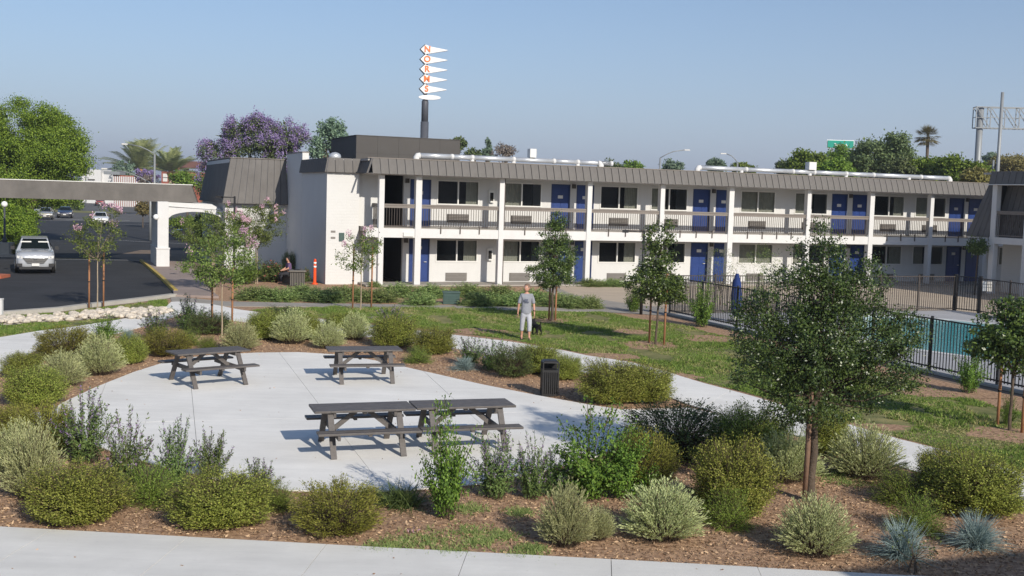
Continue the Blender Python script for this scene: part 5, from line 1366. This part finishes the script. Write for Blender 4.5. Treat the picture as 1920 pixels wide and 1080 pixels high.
# ================================================================== PICNIC TABLES
def table(label, c, ang, L=1.83):
    t = thing('picnic_table', label, 'picnic table', (c[0], c[1], .03), ang, 'grey picnic tables on the plaza')
    m = 'plastic_wood'; e = L / 2
    for k in range(5):
        y = -.36 + k * .145
        bevel(MB().box(-e, e, y, y + .138, .71, .75).build('tabletop_plank', m, t), .006)
    for sg_ in (-1, 1):
        for k in range(2):
            y = sg_ * .70 + (-.14 if k == 0 else .004)
            bevel(MB().box(-e - (.0), e, y, y + .136, .42, .46).build('seat_plank', m, t), .006)
    for sx_ in (-1, 1):
        x = sx_ * (e - .28)
        for sg_ in (-1, 1):
            MB().beam((x, sg_ * .26, .708), (x, sg_ * .72, .0), .045, .10, up=(1, 0, 0)).build('leg', m, t)
        MB().box(x - .07 * sx_ - .022, x - .07 * sx_ + .022, -.82, .82, .33, .418).build('seat_beam', m, t)
        MB().box(x - .07 * sx_ - .022, x - .07 * sx_ + .022, -.33, .33, .625, .708).build('top_beam', m, t)
        MB().beam((x - .09 * sx_, 0, .36), (x - .52 * sx_, 0, .70), .045, .08).build('brace', m, t)
    MB().box(-.03, .03, -.30, .30, .67, .708).build('cleat', m, t)
    for sg_ in (-1, 1): MB().box(-.03, .03, sg_ * .70 - .12, sg_ * .70 + .12, .385, .418).build('cleat', m, t)
    return t
def table_px(label, nl, nr):
    a = Vector(G(*nl, .78)); b = Vector(G(*nr, .78)); d = (b - a).normalized(); L = (b - a).length
    n = Vector((-d.y, d.x)); c = (a + b) / 2 + n * .36
    print('table', label[:20], round(L, 2)); return table(label, (c.x, c.y), math.atan2(d.y, d.x), min(max(L, 1.75), 1.95))
table_px('left one of two picnic tables set end to end mid plaza', (591, 772), (779, 766))
table_px('right one of the two tables set end to end, behind the tall leafy shrub', (782, 765), (968, 760))
table_px('picnic table turned at an angle at the left rim of the plaza', (342, 664), (462, 656))
table_px('single picnic table at the back rim of the plaza', (617, 657), (754, 656))

# ================================================================== BINS, POSTS, BOXES
x, y = G(1030, 744)
bn = thing('litter_bin', 'black slatted litter bin at the plaza edge', 'litter bin', (x, y + .17, .01), rad(6))
MB().box(-.15, .15, -.15, .15, .04, .58).build('liner', 'rubber', bn)
MB().box(-.19, .19, -.19, .19, .0, .05).box(-.19, .19, -.19, .19, .55, .60).build('frame', 'binblack', bn)
for k in range(8):
    o = -.166 + k * .0474
    for bx_ in ((o - .014, o + .014, -.19, -.175), (o - .014, o + .014, .175, .19), (-.19, -.175, o - .014, o + .014), (.175, .19, o - .014, o + .014)):
        MB().box(*bx_, .05, .55).build('slat', 'binblack', bn)
for sx_ in (-1, 1):
    for sy_ in (-1, 1): MB().box(sx_ * .175 - .014, sx_ * .175 + .014, sy_ * .175 - .014, sy_ * .175 + .014, .60, .76).build('hood_post', 'binblack', bn)
bevel(MB().hexa([(-.195, -.195, .76), (.195, -.195, .76), (.195, .195, .76), (-.195, .195, .76), (-.15, -.15, .81), (.15, -.15, .81), (.15, .15, .81), (-.15, .15, .81)]).build('hood', 'binblack', bn), .012)
MB().box(-.16, .16, .12, .16, .60, .76).build('hood_back', 'rubber', bn)
x, y = G(555, 537)
b2 = thing('litter_bin', 'tan slatted litter bin with flat lid by the brick wall', 'litter bin', (x, y + .2, 0), rad(15))
for k in range(9):
    o = -.30 + k * .075
    for q in ((o - .022, o + .022, -.33, -.31), (-.33, -.31, o - .022, o + .022), (.31, .33, o - .022, o + .022), (o - .022, o + .022, .31, .33)): MB().box(*q, .04, .66).build('slat', 'bin_tan', b2)
MB().box(-.28, .28, -.28, .28, .02, .64).build('liner', 'rubber', b2)
bevel(MB().box(-.40, .40, -.40, .40, .68, .76).build('lid', 'bin_tan', b2), .02); MB().tube([(0, 0, .76), (0, 0, .775)], .16, 14).build('lid_opening', 'rubber', b2)
x, y = G(590, 533)
dp = thing('delineator_post', 'bright orange delineator post with white bands by the brick wall', 'post', (x, y, 0), 0)
MB().tube([(0, 0, 0), (0, 0, .06), (0, 0, .08), (0, 0, 1.16)], [.16, .14, .075, .062], 12).build('tube', 'orange', dp, True)
for z in (.80, .98): MB().tube([(0, 0, z), (0, 0, z + .09)], .074, 12).build('band', 'orange_w', dp, True)
MB().tube([(0, 0, 1.16), (0, 0, 1.22)], [.075, .05], 12).build('cap', 'orange', dp, True)
x, y = G(845, 571)
ub = thing('utility_box', 'dark green utility cabinet among the rosemary clumps', 'utility box', (x, y + .25, 0), rad(5))
bevel(MB().box(-.34, .34, -.25, .25, 0, .46).build('cabinet', 'green_box', ub), .015); bevel(MB().box(-.37, .37, -.28, .28, .46, .52).build('lid', 'green_box', ub), .02)
for k in range(3): MB().box(-.28, .28, -.262, -.25, .12 + k * .1, .17 + k * .1).build('louvre', 'green_box', ub)
x, y = G(1, 597)
wp_ = thing('marker_post', 'short white post at the drive kerb on the left edge', 'post', (x, y, 0)); bevel(MB().box(-.07, .07, -.07, .07, 0, .62).build('shaft', 'trim', wp_), .01); MB().box(-.08, .08, -.08, .08, .62, .66).build('cap', 'trim', wp_)
x, y = G(-12, 524)
ki = sheet('kerb_island', [(x - 2.2, y), (x - .15, y), (x + .12, y + .5), (x + .05, y + 1.6), (x - 2.2, y + 2.0)], .14, 'terracotta', z0=0)
# globe lamp on a planter box at the left edge
x, y = G(9, 481)
gl = thing('globe_lamp', 'globe street lamp on a pale plinth at the left edge', 'street lamp', (x, y, 0))
MB().box(-.42, .42, -.4, .4, 0, .85).build('plinth', 'kerb', gl)
MB().tube([(0, 0, .85), (0, 0, 1.1), (0, 0, 1.15), (0, 0, 2.95)], [.16, .12, .06, .05], 10).build('pole', 'pole_d', gl, True)
MB().ball((0, 0, 3.12), .19).build('globe', 'globe', gl, True)
sheet('planter_kerb', [(x - 6, y - .7), (x + 1.7, y - .7), (x + 1.7, y - .4), (x - 6, y - .4)], .16, 'kerb', z0=0)
x2, y2 = G(24, 482)
for k, (dx, lab) in enumerate(((0, 'pale flowering tuft right of the globe lamp plinth'), (-1.3, 'pale flowering tuft left of the globe lamp plinth'))):
    o = thing('salvia_plant', lab, 'plant', (x2 + dx, y2 + .8, 0), k); o.scale = (1.2, 1.2, 1.0)
    for pn_, me in KIND['O'][k]: link(pn_, me, None, o)

# ================================================================== CARS
def wheel(parent, x, y, r=.36, w=.24):
    s = 1 if x > 0 else -1
    t = MB().tube([(x - w / 2, y, r), (x - w * .42, y, r), (x + w * .42, y, r), (x + w / 2, y, r)], [r * .9, r, r, r * .9], 18).build('wheel', 'rubber', parent, True)
    MB().tube([(x + s * w * .5, y, r), (x + s * w * .53, y, r)], r * .64, 14).build('rim', 'chrome', t)
    m = MB()
    for k in range(5):
        a = 2 * math.pi * k / 5; m.beam((x + s * w * .545, y, r), (x + s * w * .545, y + math.cos(a) * r * .58, r + math.sin(a) * r * .58), .05, .03, up=(1, 0, 0))
    m.build('spoke', 'steel', t)
def car(name, label, loc, rz, paint, suv=True, group=None, w=.92, detail=True):
    """front of the car at y=0 looking to -y"""
    c = thing(name, label, 'car', (*loc, 0), rz, group)
    if suv: S = [(0.0, .34, .62, .78, .84, .72), (.12, .24, .64, .93, 1.0, .90), (.6, .22, .66, 1.0, 1.08, .99), (1.35, .22, .68, 1.03, 1.14, 1.0), (1.75, .22, .70, 1.06, 1.18, 1.0), (3.2, .24, .70, 1.08, 1.2, 1.0), (4.5, .26, .72, 1.10, 1.2, .98), (4.95, .38, .7, 1.05, 1.15, .88)]; ROOF = [(1.38, 1.14, .80), (2.15, 1.66, .66), (2.8, 1.73, .66), (4.2, 1.70, .64), (4.85, 1.18, .74)]
    else: S = [(0.0, .30, .52, .64, .68, .70), (.15, .20, .54, .74, .80, .90), (.7, .18, .56, .80, .88, .99), (1.4, .18, .58, .86, .96, 1.0), (1.8, .18, .60, .90, 1.0, 1.0), (3.0, .18, .62, .92, 1.02, 1.0), (4.3, .22, .64, .95, 1.04, .96), (4.75, .34, .6, .88, .96, .86)]; ROOF = [(1.45, .97, .78), (2.3, 1.38, .60), (2.7, 1.43, .60), (3.4, 1.38, .58), (4.3, 1.03, .72)]
    m = MB()
    for (y, zb, zm, zbelt, zt, ws) in S:
        ring = [(0, zb), (.86, zb), (1.0, zb + .12), (1.0, zm), (.97, zbelt), (.86, zt), (.45, zt + .03), (0, zt + .035)]
        full = ring + [(-a, b) for a, b in ring[-2:0:-1]]
        m.v += [(a * w * ws, y, z) for a, z in full]
    k = 14
    for i in range(len(S) - 1):
        for j in range(k):
            a = i * k + j; b = i * k + (j + 1) % k; m.f.append((a, b, b + k, a + k))
    m.f.append(tuple(range(k))[::-1]); m.f.append(tuple((len(S) - 1) * k + j for j in range(k)))
    o = m.build('body', paint, c, True)
    sub = o.modifiers.new('s', 'SUBSURF'); sub.levels = 1; sub.render_levels = 1
    # greenhouse: painted pillars and roof, glass set in
    g = MB(); n = len(ROOF)
    for (y, z, ws) in ROOF:
        wb = .90 * w; g.v += [(-ws * w, y, z), (ws * w, y, z)]
    base = [(-.93 * w, ROOF[0][0] - .05, ROOF[0][1] - .06), (.93 * w, ROOF[0][0] - .05, ROOF[0][1] - .06), (.93 * w, ROOF[-1][0] + .05, ROOF[-1][1] - .06), (-.93 * w, ROOF[-1][0] + .05, ROOF[-1][1] - .06)]
    for i in range(n - 1): g.f.append((2 * i, 2 * i + 1, 2 * i + 3, 2 * i + 2))
    b0 = len(g.v); g.v += base
    g.f.append(tuple([b0 + 1, b0 + 2] + [2 * i + 1 for i in reversed(range(n))])); g.f.append(tuple([b0 + 3, b0] + [2 * i for i in range(n)]))
    g.f.append((b0, b0 + 1, 1, 0)); g.f.append((b0 + 2, b0 + 3, 2 * n - 2, 2 * n - 1))
    g.build('cabin', paint, c)
    def quad_in(p, ins, off, nm, mt):
        P = [Vector(q) for q in p]; ce = sum(P, Vector()) / 4; nn = (P[1] - P[0]).cross(P[3] - P[0]).normalized()
        P = [q.lerp(ce, ins) + nn * off for q in P]; mm = MB(); mm.v = [tuple(q) for q in P] + [tuple(q - nn * abs(off) * .8) for q in P]
        mm.f = [(0, 1, 2, 3), (7, 6, 5, 4)] + [(i, i + 4, (i + 1) % 4 + 4, (i + 1) % 4) for i in range(4)]
        return mm.build(nm, mt, c)
    v = g.v
    ws_ = quad_in([v[0], v[1], v[3], v[2]], .09, .012, 'windscreen', 'glass_car')
    quad_in([v[2 * n - 1], v[2 * n - 2], v[2 * n - 4], v[2 * n - 3]], .12, .012, 'rear_window', 'glass_car')
    for s in (0, 1):
        lo = [Vector(base[0 if s == 0 else 1]), Vector(base[3 if s == 0 else 2])]; hi = [Vector(v[2 + s]), Vector(v[2 * n - 4 + s])]
        for u0, u1 in ((.06, .48), (.52, .92)):
            q = [lo[0].lerp(lo[1], u0 + .08), lo[0].lerp(lo[1], u1), hi[0].lerp(hi[1], u1), hi[0].lerp(hi[1], u0)]
            if s == 0: q = q[::-1]
            quad_in([tuple(a) for a in q], .14, .03, 'side_window', 'glass_car')
    zh = .80 if suv else .62; zg = .66 if suv else .48
    # front: grille, headlights, plate, bumper intake
    gr = MB(); gr.hexa([(-.40 * w, -.04, zg - .13), (.40 * w, -.04, zg - .13), (.40 * w, .05, zg - .13), (-.40 * w, .05, zg - .13), (-.62 * w, .0, zg + .10), (.62 * w, .0, zg + .10), (.62 * w, .09, zg + .10), (-.62 * w, .09, zg + .10)])
    gr = gr.build('grille', 'binblack', c)
    mm = MB().box(-.62 * w, .62 * w, -.015, .03, zg + .10, zg + .135)
    mm.box(-.45 * w, .45 * w, -.052, -.035, zg - .02, zg - .01)
    mm.build('grille_bar', 'chrome', gr); MB().box(-.08, .08, -.06, -.03, zg + .06, zg + .12).build('badge', 'chrome', gr)
    for s in (-1, 1):
        h = MB().hexa([(s * .62 * w, .0, zh - .05), (s * .90 * w, .14, zh - .03), (s * .90 * w, .24, zh - .03), (s * .62 * w, .12, zh - .05), (s * .64 * w, .02, zh + .07), (s * .91 * w, .18, zh + .10), (s * .91 * w, .28, zh + .10), (s * .64 * w, .14, zh + .07)])
        h.build('headlight', 'alum', c)
        MB().box(s * .78 * w - .12, s * .78 * w + .12, .0, .12, .38, .52).build('fog_light_recess', 'binblack', c)
        MB().box(s * (w + .10) - .09, s * (w + .10) + .09, ROOF[0][0] + .25, ROOF[0][0] + .40, ROOF[0][1] - .02, ROOF[0][1] + .15).build('mirror', 'binblack', c)
        wheel(c, s * (w - .12), .95, .37 if suv else .33); wheel(c, s * (w - .12), 3.75, .37 if suv else .33)
        MB().tube([(s * (w - .01), .95, .39), (s * (w + .004), .95, .39)], .43 if suv else .38, 18).build('wheel_arch', 'binblack', c)
        MB().tube([(s * (w - .01), 3.75, .39), (s * (w + .004), 3.75, .39)], .43 if suv else .38, 18).build('wheel_arch', 'binblack', c)
    MB().box(-.80 * w, .80 * w, -.03, .08, .24, .36).build('lower_intake', 'binblack', c)
    MB().box(-.17, .17, -.065, -.03, .40, .53).build('licence_plate', 'alum', c)
    if suv:
        for s in (-1, 1): MB().box(s * .40 - .24, s * .40 + .24, ROOF[1][0] - .30, ROOF[1][0] - .28, ROOF[1][1] - .28, ROOF[1][1] - .13).build('sun_visor', 'alum', ws_)
    return c
A = G(25, 514); B = G(108, 514); cx_, cy_ = (A[0] + B[0]) / 2, (A[1] + B[1]) / 2
car('parked_car', 'silver SUV facing the camera under the entrance canopy', (cx_, cy_), math.atan2(-cx_, cy_) + rad(1), 'silver')
for px, py, pt_, sv, lab in ((84, 412, 'tan_car', False, 'champagne sedan parked in the far row left of the dark blue car'), (121, 409, 'blue_car', False, 'dark blue car parked in the far row'), (66, 407, 'white_car', False, 'white car mostly hidden behind the champagne sedan'),
                             (187, 423, 'white_car', False, 'white car showing above the crape myrtle blossom'), (187, 386, 'red_car', True, 'red vehicle far off below the canopy fascia')):
    x, y = G(px, py); car('parked_car', lab, (x, y), math.atan2(-x, y) * .9, pt_, sv, 'cars parked in the far lot')
x, y = G(316, 450)
car('parked_car', 'black sedan seen side on through the arch', (x, y + 1.2), rad(-82), 'black_car', False)

# ================================================================== PEOPLE AND DOG
def skin(name, nodes, edges, mat, parent, root=0, sub=2, merge=False):
    me = bpy.data.meshes.new(name + '_base'); me.from_pydata([n[0] for n in nodes], edges, []); me.update()
    o = bpy.data.objects.new(name, me); COL.objects.link(o)
    sk = o.modifiers.new('skin', 'SKIN'); sk.use_smooth_shade = True
    sv = me.skin_vertices[0].data
    for i, n in enumerate(nodes):
        r = n[1]; sv[i].radius = (r, r) if not hasattr(r, '__len__') else r
        sv[i].use_root = (i == root)
    ss = o.modifiers.new('sub', 'SUBSURF'); ss.levels = sub; ss.render_levels = sub
    bpy.context.view_layer.update()
    m2 = bpy.data.meshes.new_from_object(o.evaluated_get(bpy.context.evaluated_depsgraph_get()))
    bpy.data.objects.remove(o); m2.name = name; m2.materials.clear()
    return link(name, m2, mat, parent)
x, y = G(985, 637)
man = thing('person', 'person in grey t-shirt and pale cropped trousers walking with a small black dog', 'person', (x, y, .012), rad(8))
# +x is his left as seen from the camera's right; he walks towards the camera, head turned to camera left
ND = [((0, 0, .93), .125), ((0, .0, 1.05), .12), ((0, .01, 1.22), .135), ((0, .0, 1.36), .13), ((0, -.01, 1.46), .06), ((0, -.02, 1.52), .055)]
ED = [(0, 1), (1, 2), (2, 3), (3, 4), (4, 5)]
def chain(par, pts):
    p = par
    for q in pts: ND.append(q); ED.append((p, len(ND) - 1)); p = len(ND) - 1
    return p
for s in (-1, 1):
    fy = -.10 if s > 0 else .12
    chain(0, [((s * .10, 0, .86), .085), ((s * .105, fy * .6 - .02, .50), .062), ((s * .105, fy * .8 + .02, .30), .055), ((s * .105, fy + .03, .10), .035), ((s * .11, fy, .045), .038), ((s * .125, fy - .14, .03), .028)])
    w_ = chain(3, [((s * .17, 0, 1.40), .055), ((s * .235, .01, 1.14), .043), ((s * .25, -.05 * s, .90), .030), ((s * .253, -.06 * s, .85), .026), ((s * .256, -.07 * s, .80), (.016, .036))])
    for f, (dx, dy, ln) in enumerate(((0, -.032, .075), (.0, -.012, .085), (0, .010, .08), (0, .030, .062))):
        chain(w_, [((s * .258, -.07 * s + dy, .765), .009), ((s * .256, -.07 * s + dy, .765 - ln * .55), .0085), ((s * .246, -.07 * s + dy * .9, .765 - ln), .007)])
    chain(w_, [((s * .250, -.07 * s - .040, .80), .011), ((s * .243, -.07 * s - .060, .765), .009)])
skin('body', ND, ED, 'skin', man)
# head, turned to the left of the picture
hd = MB().ball((0, 0, 0), .092, .118, 18, 14); hd.v = [((x_ * (1.0 if z_ > 0 else 1 + z_ * 1.6)), y_ * 1.12 - (.012 if z_ < -.04 else 0), z_) for x_, y_, z_ in hd.v]
HM = Matrix.Translation((0, -.02, 1.63)) @ Matrix.Rotation(rad(-42), 4, 'Z')
def hpart(nm, mb_, mt, smooth=True):
    me = mb_.mesh(nm, smooth); me.transform(HM); return link(nm, me, mt, man)
hpart('head', hd, 'skin')
hpart('nose', MB().hexa([(-.016, -.10, -.02), (.016, -.10, -.02), (.016, -.08, -.02), (-.016, -.08, -.02), (-.006, -.10, .03), (.006, -.10, .03), (.006, -.09, .03), (-.006, -.09, .03)]).hexa([(-.014, -.128, -.022), (.014, -.128, -.022), (.016, -.09, -.026), (-.016, -.09, -.026), (-.006, -.105, .025), (.006, -.105, .025), (.006, -.09, .03), (-.006, -.09, .03)]), 'skin')
hpart('mouth', MB().box(-.024, .024, -.104, -.09, -.058, -.048), 'redwall', False)
for s in (-1, 1):
    hpart('eye', MB().ball((s * .034, -.088, .022), .013, k=8, m=6), 'trim'); hpart('eye', MB().ball((s * .034, -.100, .022), .006, k=6, m=4), 'rubber')
    hpart('ear', MB().ball((s * .094, .0, .0), .018, .032, 8, 6), 'skin')
hr = MB().ball((0, .018, .028), .104, .115, 18, 12); hr.v = [(a, b, c) if not (b < -.055 and c < .075) else (a * .86, b * .62, c) for a, b, c in hr.v]
hr.v = [(a, b, max(c, -.045)) for a, b, c in hr.v]; hpart('hair', hr, 'hair')
# t-shirt, trousers, shoes
tn = [((0, 0, .76), (.185, .14)), ((0, 0, .90), (.18, .138)), ((0, .0, 1.05), (.172, .13)), ((0, .005, 1.25), (.172, .128)), ((0, 0, 1.37), (.165, .105)), ((0, -.01, 1.45), (.085, .075))]
te = [(0, 1), (1, 2), (2, 3), (3, 4), (4, 5)]
for s in (-1, 1):
    tn += [((s * .155, 0, 1.39), .080), ((s * .205, .005, 1.27), .066), ((s * .232, .0, 1.12), .064)]; b = len(tn) - 3; te += [(4, b), (b, b + 1), (b + 1, b + 2)]
sh = skin('t_shirt', tn, te, 'tee', man)
MB().box(-.09, .02, -.158, -.150, 1.22, 1.29).box(-.06, .06, -.158, -.150, 1.18, 1.21).build('shirt_print', 'tee_print', sh)
tn = [((0, 0, .93), (.15, .115)), ((0, 0, .84), (.135, .11))]; te = [(0, 1)]
for s in (-1, 1):
    fy = -.10 if s > 0 else .12
    tn += [((s * .095, 0, .76), .098), ((s * .105, fy * .6 - .02, .52), .080), ((s * .107, fy * .8 + .01, .33), .072), ((s * .107, fy * .85 + .01, .24), .070)]; b = len(tn) - 4; te += [(1, b), (b, b + 1), (b + 1, b + 2), (b + 2, b + 3)]
skin('trousers', tn, te, 'shorts', man)
for s in (-1, 1):
    fy = -.10 if s > 0 else .12
    m = MB().box(s * .115 - .045, s * .115 + .045, fy - .19, fy + .07, -.01, .018).build('sandal', 'darkcloth', man); bevel(m, .01)
MB().tube([(.245, -.05, .905), (.249, -.052, .93)], .036, 10).build('wrist_watch', 'rubber', man)
# dog
x, y = G(1006, 628)
dog = thing('dog', 'small black dog on the grass beside the walking person', 'dog', (x, y, .015), rad(200))
N2 = [((0, .0, .27), .085), ((0, -.15, .27), .09), ((0, -.24, .30), .075), ((0, -.31, .38), .05), ((0, -.36, .42), .055), ((0, -.44, .40), .028), ((0, .14, .27), .075), ((0, .22, .29), .06), ((0, .30, .36), .022), ((0, .33, .46), .014)]
E2 = [(0, 1), (1, 2), (2, 3), (3, 4), (4, 5), (0, 6), (6, 7), (7, 8), (8, 9)]
for s in (-1, 1):
    b = len(N2); N2 += [((s * .06, -.20, .18), .035), ((s * .065, -.19, .09), .022), ((s * .065, -.20, .02), .020), ((s * .065, -.23, .012), .018)]; E2 += [(2, b), (b, b + 1), (b + 1, b + 2), (b + 2, b + 3)]
    b = len(N2); N2 += [((s * .06, .19, .18), .042), ((s * .065, .25, .10), .022), ((s * .065, .22, .02), .020), ((s * .065, .19, .012), .018)]; E2 += [(7, b), (b, b + 1), (b + 1, b + 2), (b + 2, b + 3)]
    b = len(N2); N2 += [((s * .045, -.35, .47), .02), ((s * .055, -.36, .50), .010)]; E2 += [(4, b), (b, b + 1)]
skin('body', N2, E2, 'black_fur', dog)
# the seated person half hidden by the bin
x, y = G(545, 533)
sp = thing('person', 'dark haired person in a purple top sitting behind the tan litter bin', 'person', (x - .15, y + .4, -.0), rad(-60))
N3 = [((0, 0, .50), .12), ((0, -.02, .72), .115), ((0, -.04, .92), .12), ((0, -.05, 1.02), .05), ((0, -.07, 1.08), .05)]; E3 = [(0, 1), (1, 2), (2, 3), (3, 4)]
for s in (-1, 1):
    b = len(N3); N3 += [((s * .10, -.10, .48), .085), ((s * .12, -.42, .48), .065), ((s * .12, -.44, .25), .05), ((s * .12, -.42, .06), .035), ((s * .13, -.54, .03), .03)]; E3 += [(0, b), (b, b + 1), (b + 1, b + 2), (b + 2, b + 3), (b + 3, b + 4)]
    b = len(N3); N3 += [((s * .17, -.03, .95), .05), ((s * .20, -.12, .74), .042), ((s * .12, -.30, .66), .032), ((s * .08, -.36, .64), .03)]; E3 += [(2, b), (b, b + 1), (b + 1, b + 2), (b + 2, b + 3)]
    for f in range(5):
        j = len(N3); N3 += [((s * .06 - .03 + f * .015, -.40, .63), .009), ((s * .06 - .03 + f * .015, -.44, .615), .008)]; E3 += [(b + 3, j), (j, j + 1)]
skin('body', N3, E3, 'skin', sp)
MB().ball((0, -.08, 1.16), .09, .115, 14, 10).build('head', 'skin', sp, True)
MB().ball((0, -.055, 1.185), .10, .115, 14, 10).build('hair', 'rubber', sp, True)
tn = [((0, 0, .50), (.155, .13)), ((0, -.02, .72), (.15, .13)), ((0, -.04, .93), (.14, .11)), ((0, -.05, 1.0), .07)]; te = [(0, 1), (1, 2), (2, 3)]
for s in (-1, 1):
    b = len(tn); tn += [((s * .165, -.03, .95), .07), ((s * .20, -.11, .76), .06)]; te += [(2, b), (b, b + 1)]
skin('top', tn, te, 'purple', sp)
tn = [((0, 0, .50), .15)]; te = []
for s in (-1, 1):
    b = len(tn); tn += [((s * .10, -.10, .48), .10), ((s * .12, -.42, .48), .08), ((s * .12, -.44, .25), .065), ((s * .12, -.42, .10), .055)]; te += [(0, b), (b, b + 1), (b + 1, b + 2), (b + 2, b + 3)]
skin('trousers', tn, te, 'darkcloth', sp)
bc = thing('bench', 'dark bench under the seated person by the wall', 'bench', (x - .15, y + .45, 0), rad(-60))
MB().box(-.6, .6, -.18, .22, .34, .39).build('seat', 'bin_tan', bc)
for sx_ in (-.5, .5): MB().box(sx_ - .04, sx_ + .04, -.15, .2, 0, .34).build('leg', 'bin_tan', bc)
# small bits on the ground
x, y = G(775, 1000); o = thing('dropped_flower', 'tiny pink flower lying on the mulch before the tall leafy shrub', 'flower', (x, y, .02))
link('petals', quadmesh('petals', diamonds(np.random.default_rng(1).normal(0, .02, (14, 3)), np.random.default_rng(2).normal(size=(14, 3)), .06, .04, np.random.default_rng(3)), ['fl_pink']), None, o)

rng = np.random.default_rng(88)
dl = np.array([(rng.uniform(-9, 9), rng.uniform(11.5, 30)) for _ in range(520)]); sidew = (dl[:, 1] < 14.2 - .075 * (dl[:, 0] + 6.5))
dl = dl[inside(plaza_w, dl) | sidew]; edge = rng.uniform(size=len(dl)) < .45
dl = dl[edge]; b = np.concatenate([dl, np.full((len(dl), 1), .040)], 1); d = rng.normal(size=b.shape); d[:, 2] *= .15
tag(link('dry_leaves', quadmesh('dry_leaves', diamonds(b, d, .045 * rng.uniform(.5, 1.3, len(b)), .022, rng), ['chip'])), 'few dry leaves blown over the concrete', 'leaves', kind='stuff')

# smog: one box of thin even haze round everything
hm_, hnt, hb_ = nmat('haze'); hnt.nodes.remove(hb_)
hv = hnt.nodes.new('ShaderNodeVolumePrincipled'); hv.inputs['Density'].default_value = .00034; hv.inputs['Color'].default_value = (.80, .86, .95, 1); hv.inputs['Anisotropy'].default_value = .2
hnt.links.new(hv.outputs[0], hnt.nodes['Material Output'].inputs['Volume'])
hz = MB().box(-2700, 2700, -320, 5200, -1.5, 90).build('haze', hm_); tag(hz, kind='stuff')
